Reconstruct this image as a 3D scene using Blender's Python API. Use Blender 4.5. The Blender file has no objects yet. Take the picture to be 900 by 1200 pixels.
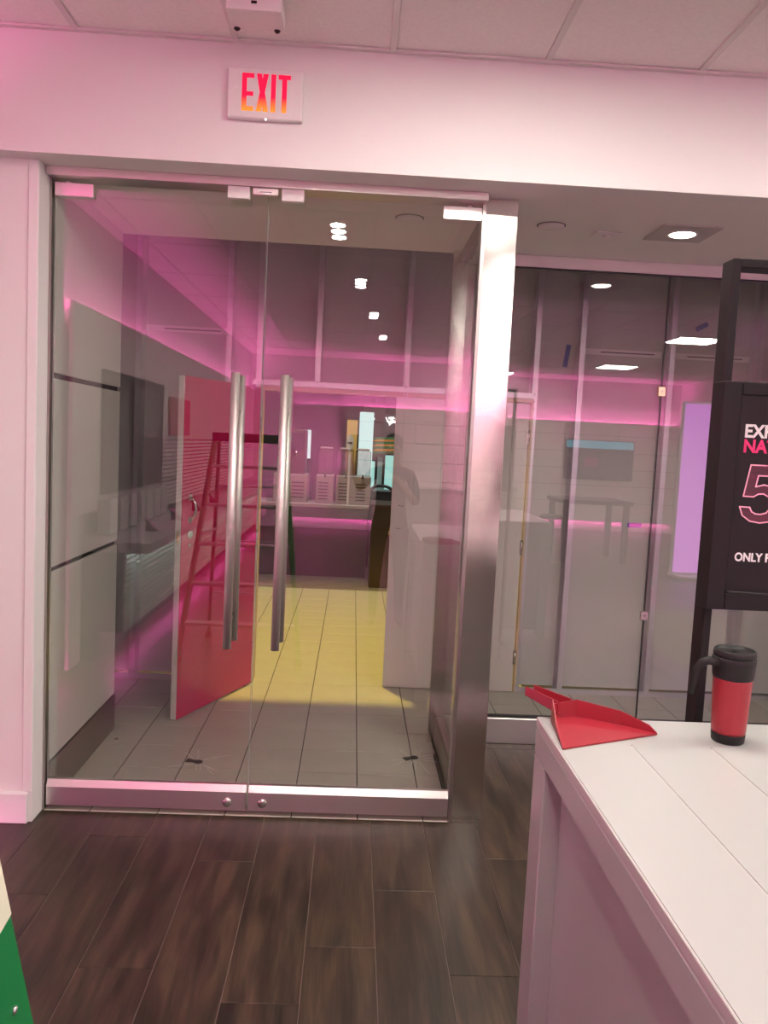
import bpy, bmesh, math, random
from mathutils import Vector, Matrix, Euler
random.seed(7)
S = bpy.context.scene
C = S.collection
PI = math.pi

# ------------------------------------------------------------------ camera
cam_d = bpy.data.cameras.new('camera')
cam_d.sensor_fit = 'VERTICAL'; cam_d.sensor_height = 36.0; cam_d.lens = 945.08 / 1200 * 36
cam_d.clip_start = 0.02; cam_d.clip_end = 100
cam = bpy.data.objects.new('camera', cam_d); C.objects.link(cam)
def cam_axes(pitch=0.0867462, roll=0.0491042, yaw=0.0404650):
    fw = Vector((math.sin(yaw)*math.cos(pitch), math.cos(yaw)*math.cos(pitch), -math.sin(pitch)))
    r0 = Vector((math.cos(yaw), -math.sin(yaw), 0)); u0 = r0.cross(fw)
    r = math.cos(roll)*r0 + math.sin(roll)*u0; u = -math.sin(roll)*r0 + math.cos(roll)*u0
    return r, u, fw
_r, _u, _f = cam_axes()
CAMZ = 1.70
cam.matrix_world = Matrix(((_r.x, _u.x, -_f.x, 0), (_r.y, _u.y, -_f.y, 0), (_r.z, _u.z, -_f.z, CAMZ), (0, 0, 0, 1)))
S.camera = cam

# ------------------------------------------------------------------ world, exposure
S.view_settings.view_transform = 'Standard'; S.view_settings.look = 'None'
S.view_settings.gamma = 1.0; S.view_settings.use_curve_mapping = False
S.view_settings.exposure = 0.2
w = bpy.data.worlds.new('world'); S.world = w; w.use_nodes = True
w.node_tree.nodes['Background'].inputs[0].default_value = (0.030, 0.024, 0.026, 1)
w.node_tree.nodes['Background'].inputs[1].default_value = 1.0
try:
    S.cycles.use_denoising = True
    S.cycles.max_bounces = 10; S.cycles.transparent_max_bounces = 24
    S.cycles.glossy_bounces = 5; S.cycles.diffuse_bounces = 5
    S.cycles.sample_clamp_indirect = 6.0
except Exception:
    pass

def area(name, loc, size, power, color, rot=(0, 0, 0), spread=PI):
    l = bpy.data.lights.new(name, 'AREA'); l.shape = 'RECTANGLE'; l.size, l.size_y = size
    l.energy = power; l.color = color; l.spread = spread
    o = bpy.data.objects.new(name, l); C.objects.link(o); o.location = loc; o.rotation_euler = rot
    return o
PINK = (1.0, 0.13, 0.50)
WARM = (1.0, 0.90, 0.80)
# pink cove strips: above the left wall panels, above and below the back wall panels, under the left cabinets
area('cove_light', (-1.965, -2.95, 2.50), (0.03, 10.3), 165, PINK, (PI, 0, 0))
area('cove_light', (2.9, -8.268, 2.335), (8.0, 0.03), 260, PINK, (PI, 0, 0))
area('cove_light', (2.9, -8.265, 0.20), (8.0, 0.03), 40, PINK, (0, 0, 0))
area('cove_light', (-1.70, -3.3, 0.21), (0.03, 9.0), 80, PINK, (0, 0, 0))
area('cove_light', (-1.915, 2.45, 0.16), (0.03, 1.5), 22, PINK, (0, 0, 0))
area('cove_light', (-0.235, -8.265, 1.3), (0.03, 2.2), 110, PINK, (0, PI/2, 0))
# white strip under the lip of the left shelf
area('shelf_light', (-1.49, -2.5, 0.80), (0.02, 7.5), 14, (0.80, 1.0, 0.95), (0, math.radians(35), 0))
# mall lamp above the barricade: throws the warm patch through the opening
ml = bpy.data.lights.new('mall_lamp', 'SPOT'); ml.energy = 900; ml.color = (1.0, 0.76, 0.13)
ml.spot_size = math.radians(71); ml.spot_blend = 0.25; ml.shadow_soft_size = 0.10
mo = bpy.data.objects.new('mall_lamp', ml); C.objects.link(mo); mo.location = (-0.15, 6.25, 4.5)
mo.rotation_euler = (math.radians(3), 0, 0)
area('kiosk_fill', (-0.3, 9.3, 4.2), (2.0, 0.8), 85, (1.0, 0.92, 0.84), (math.radians(35), 0, 0))  # added fill that brightens the kiosk fronts, not a known mall fixture

# ------------------------------------------------------------------ materials
def mat(name, col, rough=0.5, metal=0.0, spec=0.5, noise=0.0, scale=8.0, bump=0.0, emit=None, es=0.0, coat=0.0, stretch=(1, 1, 1)):
    m = bpy.data.materials.new(name); m.use_nodes = True
    nt = m.node_tree; b = nt.nodes['Principled BSDF']
    b.inputs['Base Color'].default_value = (*col, 1); b.inputs['Roughness'].default_value = rough
    b.inputs['Metallic'].default_value = metal; b.inputs['Specular IOR Level'].default_value = spec
    b.inputs['Coat Weight'].default_value = coat
    if emit:
        b.inputs['Emission Color'].default_value = (*emit, 1); b.inputs['Emission Strength'].default_value = es
    if noise or bump:
        tc = nt.nodes.new('ShaderNodeTexCoord'); mp = nt.nodes.new('ShaderNodeMapping'); mp.inputs['Scale'].default_value = stretch
        n = nt.nodes.new('ShaderNodeTexNoise'); n.inputs['Scale'].default_value = scale; n.inputs['Detail'].default_value = 5
        nt.links.new(tc.outputs['Object'], mp.inputs[0]); nt.links.new(mp.outputs[0], n.inputs['Vector'])
        if noise:
            r = nt.nodes.new('ShaderNodeMapRange'); r.inputs[3].default_value = 1 - noise; r.inputs[4].default_value = 1 + noise
            nt.links.new(n.outputs['Fac'], r.inputs[0])
            v = nt.nodes.new('ShaderNodeMix'); v.data_type = 'RGBA'; v.blend_type = 'MULTIPLY'; v.inputs[0].default_value = 1
            v.inputs[6].default_value = (*col, 1); nt.links.new(r.outputs[0], v.inputs[7])
            nt.links.new(v.outputs[2], b.inputs['Base Color'])
        if bump:
            bp = nt.nodes.new('ShaderNodeBump'); bp.inputs['Strength'].default_value = bump; bp.inputs['Distance'].default_value = 0.004
            nt.links.new(n.outputs['Fac'], bp.inputs['Height']); nt.links.new(bp.outputs[0], b.inputs['Normal'])
    return m
def emission(name, col, s):
    m = bpy.data.materials.new(name); m.use_nodes = True; nt = m.node_tree; nt.nodes.clear()
    e = nt.nodes.new('ShaderNodeEmission'); e.inputs[0].default_value = (*col, 1); e.inputs[1].default_value = s
    o = nt.nodes.new('ShaderNodeOutputMaterial'); nt.links.new(e.outputs[0], o.inputs[0]); return m
def glass(name, tint, f0=0.045, rough=0.0):
    # thin architectural glass: Schlick-weighted clear reflection over plain transmission
    m = bpy.data.materials.new(name); m.use_nodes = True; nt = m.node_tree; nt.nodes.clear(); N = nt.nodes.new; K = nt.links.new
    g = N('ShaderNodeNewGeometry'); d = N('ShaderNodeVectorMath'); d.operation = 'DOT_PRODUCT'
    K(g.outputs['Incoming'], d.inputs[0]); K(g.outputs['Normal'], d.inputs[1])
    a = N('ShaderNodeMath'); a.operation = 'ABSOLUTE'; K(d.outputs['Value'], a.inputs[0])
    s = N('ShaderNodeMath'); s.operation = 'SUBTRACT'; s.inputs[0].default_value = 1; K(a.outputs[0], s.inputs[1])
    p = N('ShaderNodeMath'); p.operation = 'POWER'; p.inputs[1].default_value = 5; K(s.outputs[0], p.inputs[0])
    r = N('ShaderNodeMapRange'); r.inputs[3].default_value = f0; r.inputs[4].default_value = 1; K(p.outputs[0], r.inputs[0])
    t = N('ShaderNodeBsdfTransparent'); t.inputs[0].default_value = (*tint, 1)
    gl = N('ShaderNodeBsdfGlossy'); gl.inputs['Roughness'].default_value = rough
    x = N('ShaderNodeMixShader'); K(r.outputs[0], x.inputs[0]); K(t.outputs[0], x.inputs[1]); K(gl.outputs[0], x.inputs[2])
    o = N('ShaderNodeOutputMaterial'); K(x.outputs[0], o.inputs[0]); return m
def steel(name, col=(0.62, 0.58, 0.57), rough=0.22, stretch=(1, 1, 260), wav=0.12):
    # brushed stainless steel: fine grain plus slow waviness of the sheet
    m = bpy.data.materials.new(name); m.use_nodes = True; nt = m.node_tree; b = nt.nodes['Principled BSDF']; N = nt.nodes.new; K = nt.links.new
    b.inputs['Base Color'].default_value = (*col, 1); b.inputs['Metallic'].default_value = 1; b.inputs['Roughness'].default_value = rough
    tc = N('ShaderNodeTexCoord'); mp = N('ShaderNodeMapping'); mp.inputs['Scale'].default_value = stretch
    n = N('ShaderNodeTexNoise'); n.inputs['Scale'].default_value = 6; n.inputs['Detail'].default_value = 3
    K(tc.outputs['Object'], mp.inputs[0]); K(mp.outputs[0], n.inputs['Vector'])
    n2 = N('ShaderNodeTexNoise'); n2.inputs['Scale'].default_value = 3.5; K(tc.outputs['Object'], n2.inputs['Vector'])
    b1 = N('ShaderNodeBump'); b1.inputs['Strength'].default_value = 0.05; b1.inputs['Distance'].default_value = 0.002; K(n.outputs['Fac'], b1.inputs['Height'])
    b2 = N('ShaderNodeBump'); b2.inputs['Strength'].default_value = wav; b2.inputs['Distance'].default_value = 0.02; K(n2.outputs['Fac'], b2.inputs['Height'])
    K(b1.outputs[0], b2.inputs['Normal']); K(b2.outputs[0], b.inputs['Normal'])
    return m
def wood_floor(name):
    m = bpy.data.materials.new(name); m.use_nodes = True; nt = m.node_tree; b = nt.nodes['Principled BSDF']; N = nt.nodes.new; K = nt.links.new
    tc = N('ShaderNodeTexCoord'); oi = N('ShaderNodeObjectInfo'); ad = N('ShaderNodeVectorMath'); ad.operation = 'MULTIPLY_ADD'
    ad.inputs[1].default_value = (1, 1, 1)
    cb = N('ShaderNodeCombineXYZ'); mu = N('ShaderNodeMath'); mu.operation = 'MULTIPLY'; mu.inputs[1].default_value = 37.0
    K(oi.outputs['Random'], mu.inputs[0]); K(mu.outputs[0], cb.inputs[0]); K(mu.outputs[0], cb.inputs[1])
    K(tc.outputs['Object'], ad.inputs[0]); K(cb.outputs[0], ad.inputs[2])
    mp = N('ShaderNodeMapping'); mp.inputs['Scale'].default_value = (9, 1.1, 1); K(ad.outputs[0], mp.inputs[0])
    n = N('ShaderNodeTexNoise'); n.inputs['Scale'].default_value = 2.2; n.inputs['Detail'].default_value = 7; n.inputs['Distortion'].default_value = 0.5; K(mp.outputs[0], n.inputs['Vector'])
    mp2 = N('ShaderNodeMapping'); mp2.inputs['Scale'].default_value = (70, 3, 1); K(ad.outputs[0], mp2.inputs[0])
    f = N('ShaderNodeTexNoise'); f.inputs['Scale'].default_value = 2; f.inputs['Detail'].default_value = 3; K(mp2.outputs[0], f.inputs['Vector'])
    mx = N('ShaderNodeMix'); mx.data_type = 'FLOAT'; mx.inputs[0].default_value = 0.3; K(n.outputs['Fac'], mx.inputs[2]); K(f.outputs['Fac'], mx.inputs[3])
    cr = N('ShaderNodeValToRGB'); K(mx.outputs[0], cr.inputs[0])
    cr.color_ramp.elements[0].position = 0.36; cr.color_ramp.elements[0].color = (0.016, 0.0102, 0.0062, 1)
    cr.color_ramp.elements[1].position = 0.68; cr.color_ramp.elements[1].color = (0.082, 0.053, 0.030, 1)
    e = cr.color_ramp.elements.new(0.5); e.color = (0.037, 0.0245, 0.0145, 1)
    hv = N('ShaderNodeHueSaturation'); vr = N('ShaderNodeMapRange'); vr.inputs[3].default_value = 0.82; vr.inputs[4].default_value = 1.2
    K(oi.outputs['Random'], vr.inputs[0]); K(vr.outputs[0], hv.inputs['Value']); K(cr.outputs[0], hv.inputs['Color']); K(hv.outputs[0], b.inputs['Base Color'])
    b.inputs['Roughness'].default_value = 0.36
    rr = N('ShaderNodeMapRange'); rr.inputs[3].default_value = 0.30; rr.inputs[4].default_value = 0.5; K(f.outputs['Fac'], rr.inputs[0]); K(rr.outputs[0], b.inputs['Roughness'])
    bp = N('ShaderNodeBump'); bp.inputs['Strength'].default_value = 0.15; bp.inputs['Distance'].default_value = 0.002; K(f.outputs['Fac'], bp.inputs['Height']); K(bp.outputs[0], b.inputs['Normal'])
    return m
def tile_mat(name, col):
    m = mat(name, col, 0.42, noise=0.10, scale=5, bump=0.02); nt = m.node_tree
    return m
def ceil_mat(name):
    m = mat(name, (0.90, 0.86, 0.83), 0.95, noise=0.07, scale=60, bump=0.5); return m
def exit_mat(name):
    m = bpy.data.materials.new(name); m.use_nodes = True; nt = m.node_tree; nt.nodes.clear(); N = nt.nodes.new; K = nt.links.new
    tc = N('ShaderNodeTexCoord'); sp = N('ShaderNodeSeparateXYZ'); K(tc.outputs['Generated'], sp.inputs[0])
    cr = N('ShaderNodeValToRGB'); K(sp.outputs[2], cr.inputs[0])
    el = cr.color_ramp.elements; el[0].position = 0.0; el[0].color = (1.0, 0.30, 0.04, 1); el[1].position = 0.38; el[1].color = (1.0, 0.012, 0.06, 1)
    e = N('ShaderNodeEmission'); e.inputs[1].default_value = 1.15; K(cr.outputs[0], e.inputs[0])
    o = N('ShaderNodeOutputMaterial'); K(e.outputs[0], o.inputs[0]); return m

M = {}
M['paint'] = mat('white_paint', (0.78, 0.75, 0.74), 0.75, noise=0.012, scale=3, bump=0.02)
M['soffit'] = mat('soffit_paint', (0.80, 0.76, 0.74), 0.85, noise=0.02, scale=4, bump=0.03)
M['trim'] = mat('white_trim_paint', (0.78, 0.76, 0.75), 0.45)
M['ceil'] = ceil_mat('acoustic_tile')
M['tbar'] = mat('ceiling_grid_paint', (0.74, 0.70, 0.68), 0.6)
M['tbar2'] = mat('grey_trim_paint', (0.50, 0.46, 0.45), 0.6)
M['wood'] = wood_floor('dark_plank_vinyl')
M['seam'] = mat('plank_seam', (0.22, 0.165, 0.14), 0.8)
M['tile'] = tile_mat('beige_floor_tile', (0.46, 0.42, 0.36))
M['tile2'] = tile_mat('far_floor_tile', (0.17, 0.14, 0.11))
M['grout'] = mat('dark_grout', (0.05, 0.045, 0.04), 0.9)
M['steel'] = steel('brushed_steel', (0.82, 0.78, 0.75), 0.15, (1, 1, 260), 0.2)
M['steelh'] = steel('brushed_steel_rail', (0.80, 0.75, 0.73), 0.33, (260, 1, 1), 0.05)
M['steeld'] = steel('steel_dull', (0.42, 0.39, 0.37), 0.38)
M['tube'] = steel('steel_tube', (0.78, 0.72, 0.69), 0.5, (1, 1, 30), 0.02)
M['chrome'] = mat('nickel', (0.72, 0.68, 0.64), 0.2, 1)
M['brass'] = mat('brass', (0.74, 0.58, 0.36), 0.3, 1)
M['galv'] = mat('galvanised_steel', (0.66, 0.62, 0.66), 0.38, 0.75, noise=0.1, scale=14)
M['board'] = mat('grey_board_paper', (0.54, 0.50, 0.49), 0.9, noise=0.07, scale=3.0, bump=0.03)
M['jointtape'] = mat('joint_tape', (0.80, 0.75, 0.75), 0.8)
M['bluetape'] = mat('blue_painter_tape', (0.02, 0.05, 0.35), 0.7)
M['glass'] = glass('clear_glass', (0.965, 0.98, 0.97), 0.10)
M['glassedge'] = mat('glass_edge', (0.34, 0.36, 0.33), 0.2)
M['gasket'] = mat('black_gasket', (0.012, 0.012, 0.012), 0.5)
M['vpanel'] = mat('vestibule_white_panel', (0.66, 0.64, 0.61), 0.4, noise=0.02, scale=3)
M['reveal'] = mat('dark_reveal', (0.02, 0.018, 0.018), 0.6)
M['red'] = mat('red_laminate', (0.60, 0.010, 0.10), 0.22, spec=0.5, noise=0.04, scale=4)
M['doorwhite'] = mat('white_door_paint', (0.66, 0.60, 0.57), 0.5, noise=0.015, scale=5)
M['lumber'] = mat('pine_lumber', (0.62, 0.46, 0.30), 0.7, noise=0.15, scale=6, stretch=(20, 20, 1))
M['black'] = mat('black_powder_coat', (0.012, 0.010, 0.010), 0.5, spec=0.2, bump=0.02, scale=200)
M['poster'] = mat('black_poster', (0.014, 0.011, 0.012), 0.5, spec=0.2)
M['ptext'] = mat('poster_white_ink', (0.80, 0.76, 0.76), 0.5)
M['ppink'] = mat('poster_magenta_ink', (0.75, 0.02, 0.16), 0.5)
M['pneon'] = mat('poster_neon_ink', (0.95, 0.42, 0.55), 0.5)
M['pglow'] = mat('poster_glow_ink', (0.07, 0.006, 0.02), 0.5, noise=0.95, scale=16, stretch=(1, 1, 5))
M['white'] = mat('white_laminate', (0.41, 0.415, 0.40), 0.28, noise=0.01, scale=2)
M['groove'] = mat('groove_shadow_gap', (0.48, 0.46, 0.44), 0.5)
M['whitep'] = mat('white_plastic', (0.78, 0.74, 0.73), 0.4)
M['dark'] = mat('dark_lens', (0.03, 0.012, 0.012), 0.15)
M['redplastic'] = mat('red_plastic', (0.30, 0.016, 0.028), 0.38, noise=0.03, scale=30)
M['mugred'] = mat('mug_red', (0.29, 0.018, 0.03), 0.34, metal=0.15, noise=0.03, scale=20)
M['mugblack'] = mat('mug_black_plastic', (0.014, 0.013, 0.013), 0.5, spec=0.25)
M['green'] = mat('green_fibreglass', (0.004, 0.17, 0.045), 0.42, noise=0.08, scale=12, stretch=(8, 8, 1))
M['alu'] = mat('aluminium', (0.55, 0.54, 0.53), 0.35, 0.9)
M['label'] = mat('cream_label', (0.72, 0.69, 0.54), 0.6)
M['exitl'] = exit_mat('exit_red_backlight')
M['led'] = emission('white_led', (1, 0.97, 0.92), 8)
M['pinkled'] = emission('pink_led', (1.0, 0.20, 0.50), 3.5)
M['lamp'] = emission('downlight_lamp', (1.0, 0.93, 0.83), 16)
M['lampbig'] = emission('troffer_diffuser', (1.0, 0.96, 0.86), 36)
M['lampback'] = emission('narrow_diffuser', (1.0, 0.96, 0.88), 80)
M['triple'] = emission('triple_lamp', (1.0, 0.97, 0.87), 200)
M['violet'] = emission('violet_screen', (0.80, 0.26, 0.84), 3.0)
M['tvscreen'] = mat('tv_screen', (0.02, 0.02, 0.025), 0.15)
M['tvbar'] = emission('tv_cyan_bar', (0.25, 0.75, 0.95), 1.2)
M['tvlow'] = emission('tv_dim_picture', (0.10, 0.07, 0.085), 1)
M['tvpink'] = emission('tv_pink_square', (0.8, 0.03, 0.2), 0.6)
M['gpanel'] = mat('grey_wall_panel', (0.60, 0.565, 0.53), 0.55, noise=0.03, scale=2)
M['bpanel'] = mat('pale_wall_panel', (0.80, 0.77, 0.72), 0.55, noise=0.03, scale=2)
M['slat'] = mat('grey_slat', (0.66, 0.62, 0.58), 0.5)
M['fabric'] = mat('dark_brown_panel', (0.018, 0.013, 0.012), 0.8)
M['redpanel'] = mat('red_graphic_panel', (0.42, 0.04, 0.09), 0.6)
M['phone'] = mat('phone_black', (0.02, 0.02, 0.02), 0.2)
M['wall2'] = mat('store_wall_paint', (0.74, 0.70, 0.69), 0.8, noise=0.01, scale=3)
M['kwood'] = mat('dark_kiosk_wood', (0.060, 0.030, 0.018), 0.5, noise=0.35, scale=5, stretch=(2, 2, 14))
M['kgrey'] = mat('machine_body', (0.40, 0.34, 0.32), 0.4)
M['kdark'] = mat('dark_metal', (0.03, 0.028, 0.028), 0.45)
M['kteal'] = mat('teal_case', (0.30, 0.42, 0.42), 0.3)
M['coffee'] = mat('brown_coffee_machine', (0.10, 0.055, 0.04), 0.4)
M['yellow'] = mat('yellow_card', (0.78, 0.52, 0.16), 0.6)
M['tank'] = glass('tank_plastic', (0.80, 0.78, 0.78), 0.10, 0.05)
M['glow'] = emission('cool_light_column', (0.75, 1.0, 0.97), 0.85)
M['neon'] = emission('white_neon', (1.0, 0.97, 0.95), 2.5)
M['neonc'] = emission('cyan_lit_glow', (0.55, 1.0, 0.92), 0.7)  # emission stands in for cyan light falling on the kiosk equipment
M['orange'] = mat('orange_cloth', (0.62, 0.25, 0.07), 0.8)
M['gcloth'] = mat('green_cloth', (0.06, 0.18, 0.07), 0.8)
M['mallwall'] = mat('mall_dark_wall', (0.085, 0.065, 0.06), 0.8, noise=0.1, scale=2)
M['skin'] = mat('skin', (0.42, 0.24, 0.17), 0.55, noise=0.05, scale=20)
M['shirt'] = mat('dark_shirt', (0.025, 0.022, 0.025), 0.85, noise=0.1, scale=60)
M['jeans'] = mat('dark_trousers', (0.02, 0.022, 0.03), 0.85, noise=0.15, scale=60)
M['hair'] = mat('dark_hair', (0.015, 0.011, 0.009), 0.6)
M['scr'] = mat('scratch_white', (0.66, 0.63, 0.58), 0.6)

# ------------------------------------------------------------------ mesh builder
class MB:
    def __init__(s): s.bm = bmesh.new()
    def box(s, x0, y0, z0, x1, y1, z1, bev=0.0, mi=0, seg=1):
        v = [s.bm.verts.new(p) for p in ((x0,y0,z0),(x1,y0,z0),(x1,y1,z0),(x0,y1,z0),(x0,y0,z1),(x1,y0,z1),(x1,y1,z1),(x0,y1,z1))]
        F = [s.bm.faces.new([v[i] for i in f]) for f in ((3,2,1,0),(4,5,6,7),(0,1,5,4),(1,2,6,5),(2,3,7,6),(3,0,4,7))]
        for f in F: f.material_index = mi
        if bev:
            ed = list({e for f in F for e in f.edges})
            bmesh.ops.bevel(s.bm, geom=ed, offset=bev, segments=seg, affect='EDGES', profile=0.7)
        return s
    def obox(s, c, ax, ay, az, hx, hy, hz, bev=0.0):
        # oriented box: centre, unit axes, half sizes
        c, ax, ay, az = map(Vector, (c, ax, ay, az))
        v = [s.bm.verts.new(c + ax*hx*i + ay*hy*j + az*hz*k) for k in (-1, 1) for i, j in ((-1,-1),(1,-1),(1,1),(-1,1))]
        F = [s.bm.faces.new([v[i] for i in f]) for f in ((3,2,1,0),(4,5,6,7),(0,1,5,4),(1,2,6,5),(2,3,7,6),(3,0,4,7))]
        if bev:
            ed = list({e for f in F for e in f.edges})
            bmesh.ops.bevel(s.bm, geom=ed, offset=bev, segments=1, affect='EDGES', profile=0.7)
        return s
    def bar(s, p, q, w, t, up=(0, 0, 1), bev=0.0):
        p, q = Vector(p), Vector(q); az = (q-p).normalized(); ax = Vector(up).cross(az)
        if ax.length < 1e-4: ax = Vector((1, 0, 0))
        ax.normalize(); ay = az.cross(ax)
        return s.obox((p+q)/2, ax, ay, az, w/2, t/2, (q-p).length/2, bev)
    def tube(s, pts, r, n=12, cap=True):
        pts = [Vector(p) for p in pts]; rs = r if isinstance(r, (list, tuple)) else [r]*len(pts)
        rings = []; prev = None
        for i, p in enumerate(pts):
            d = (pts[min(i+1, len(pts)-1)] - pts[max(i-1, 0)]).normalized()
            if prev is None:
                a = Vector((0, 0, 1)) if abs(d.z) < 0.9 else Vector((1, 0, 0)); u = d.cross(a).normalized()
            else:
                u = (prev - d*prev.dot(d)).normalized()
            prev = u; vv = d.cross(u)
            rings.append([s.bm.verts.new(p + (u*math.cos(2*PI*k/n) + vv*math.sin(2*PI*k/n))*rs[i]) for k in range(n)])
        for a, b in zip(rings, rings[1:]):
            for k in range(n):
                f = s.bm.faces.new((a[k], a[(k+1)%n], b[(k+1)%n], b[k])); f.smooth = True
        if cap: s.bm.faces.new(rings[0][::-1]); s.bm.faces.new(rings[-1])
        return s
    def lathe(s, c, prof, n=32, axis='z', smooth=True):
        # profile: list of (radius, height) along the axis
        c = Vector(c); rings = []
        def pt(r, h, k):
            a = 2*PI*k/n
            if axis == 'z': return c + Vector((r*math.cos(a), r*math.sin(a), h))
            if axis == 'y': return c + Vector((r*math.sin(a), h, r*math.cos(a)))
            return c + Vector((h, r*math.cos(a), r*math.sin(a)))
        for r, h in prof: rings.append([s.bm.verts.new(pt(r, h, k)) for k in range(n)])
        for a, b in zip(rings, rings[1:]):
            for k in range(n):
                f = s.bm.faces.new((a[k], a[(k+1)%n], b[(k+1)%n], b[k])); f.smooth = smooth
        s.bm.faces.new(rings[0][::-1]); s.bm.faces.new(rings[-1])
        return s
    def poly(s, pts, thick):
        # flat outline (list of 3D points) extruded by a vector
        t = Vector(thick); a = [s.bm.verts.new(p) for p in pts]; b = [s.bm.verts.new(Vector(p)+t) for p in pts]
        s.bm.faces.new(a[::-1]); s.bm.faces.new(b)
        n = len(pts)
        for i in range(n): s.bm.faces.new((a[i], a[(i+1)%n], b[(i+1)%n], b[i]))
        return s
    def sphere(s, c, r, u=16, v=10, sc=(1, 1, 1)):
        mtx = Matrix.Translation(c) @ Matrix.Diagonal((*sc, 1))
        g = bmesh.ops.create_uvsphere(s.bm, u_segments=u, v_segments=v, radius=r, matrix=mtx)
        for vv in g['verts']:
            for f in vv.link_faces: f.smooth = True
        return s
    def mesh(s, name, mats):
        bmesh.ops.recalc_face_normals(s.bm, faces=s.bm.faces)
        me = bpy.data.meshes.new(name); s.bm.to_mesh(me); s.bm.free()
        for m in (mats if isinstance(mats, (list, tuple)) else [mats]): me.materials.append(m)
        return me

def world_loc(o):
    v = Vector(o.location); p = o.parent
    while p: v = v + Vector(p.location); p = p.parent
    return v
def thing(name, label, cat, loc=(0, 0, 0), group=None, kind=None):
    o = bpy.data.objects.new(name, None); C.objects.link(o); o.location = loc; o.empty_display_size = 0.1
    if label: o['label'] = label
    if cat: o['category'] = cat
    if group: o['group'] = group
    if kind: o['kind'] = kind
    return o
def add(name, mb, mats, parent=None, label=None, cat=None, group=None, kind=None, loc=None):
    """mesh given in world coordinates; its origin goes to loc (or the parent's place)"""
    me = mb if isinstance(mb, bpy.types.Mesh) else mb.mesh(name, mats)
    o = bpy.data.objects.new(name, me); C.objects.link(o)
    pl = world_loc(parent) if parent else Vector((0, 0, 0))
    if loc is not None:
        me.transform(Matrix.Translation(-Vector(loc))); o.location = Vector(loc) - pl
    else:
        me.transform(Matrix.Translation(-pl))
    if parent: o.parent = parent
    if label: o['label'] = label
    if cat: o['category'] = cat
    if group: o['group'] = group
    if kind: o['kind'] = kind
    return o
def inst(o, parent, loc, name=None):
    c = o.copy(); C.objects.link(c); c.parent = parent; c.location = Vector(loc) - (world_loc(parent) if parent else Vector((0,0,0)))
    return c
def B(*a, **k): return MB().box(*a, **k)

# ------------------------------------------------------------------ key dimensions (metres)
D, D2, D3 = 3.53, 4.52, 5.48          # door plane, recessed glass, barricade
ZC, ZS = 3.217, 2.757                 # ceiling, soffit
XL, XR, YB = -2.0, 7.0, -8.3

# ------------------------------------------------------------------ floor: dark planks in the shop
fl = thing('floor', 'dark brown wood plank floor of the shop', None, (0, 0, 0), kind='structure')
sub = MB()
sub.box(XL, YB, -0.05, XR, 0.3, 0.0); add('floor_base', sub, M['wood'], fl)
sub = MB(); sub.box(XL, 0.3, -0.05, XR, 3.50, -0.003); sub.box(0.58, 3.50, -0.05, 2.9, 4.50, -0.003); add('floor_underlay', sub, M['seam'], fl)
PW, PL = 0.2366, 1.22
ends = {0: 3.285, 1: 2.447, 2: 3.11, 3: 2.298, 4: 2.578, 5: 2.93, 6: 2.447, 7: 3.185}
cache = {}
def cached_box(key, w_, l_, h_, m, bev):
    if key not in cache: cache[key] = MB().box(-w_/2, -l_/2, -h_, w_/2, l_/2, 0, bev).mesh('piece', m)
    return cache[key]
for k in range(-5, 17):
    x0 = -1.036 + k*PW; x1 = x0 + PW
    e = ends.get(k, 2.2 + random.random()*1.2)
    ymax = 4.50 if x0 > 0.60 else 3.50
    ys = [e + PL*j for j in range(-4, 4)]
    for j in range(len(ys)-1):
        a, b = max(ys[j], 0.30), min(ys[j+1], ymax)
        if b - a < 0.02 or x1 > 2.95: continue
        xa, xb = x0, x1
        if 0.38 < x0 < 0.6 and False: pass
        L = round(b-a, 3)
        me = cached_box(('pl', L), PW-0.0022, L-0.0022, 0.006, M['wood'], 0.0012)
        o = bpy.data.objects.new('floor_plank', me); C.objects.link(o); o.parent = fl; o.location = ((xa+xb)/2, (a+b)/2, 0.0)

add('floor_plank', B(0.516, 3.502, -0.006, 0.6185, 4.49, 0.0, 0.001), M['wood'], fl)
# tiles of the vestibule and the mall
ft = thing('floor.001', 'beige square floor tiles outside the glass doors', None, (0, 0, 0), kind='structure')
sub = MB(); sub.box(-3.0, 3.50, -0.06, 0.58, 4.52, -0.004); sub.box(-3.0, 4.50, -0.06, 4.5, 9.076, -0.0045)
add('tile_bed', sub, M['grout'], ft)
TP = 0.2985
rows = [3.505] + [4.30 + TP*k for k in range(-2, 17)]
for k in range(-5, 12):
    xa = -0.508 + TP*k
    for a, b in zip(rows, rows[1:]):
        if b > 9.1: continue
        xm = xa + TP/2; x0_, x1_ = xa, xa+TP
        if b <= 4.50 and (xm > 0.58 or xm < -1.45): continue
        if b > 4.5 and a < 4.5 and xm > 0.58: continue
        if a > 5.42 and not (-1.2 < xm < 1.3): continue
        if a < 4.5 and xm < -1.3: continue
        if b <= 4.56 and x1_ > 0.512: x1_ = 0.512 if b < 4.5 else x1_; xm = (x0_+x1_)/2
        w_, l_ = round(x1_-x0_-0.005, 4), round(b-a-0.004, 4)
        me = cached_box(('ti', w_, l_), w_, l_, 0.008, M['tile'], 0.0015)
        o = bpy.data.objects.new('floor_tile', me); C.objects.link(o); o.parent = ft; o.location = (xm, (a+b)/2, 0.0)
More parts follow.
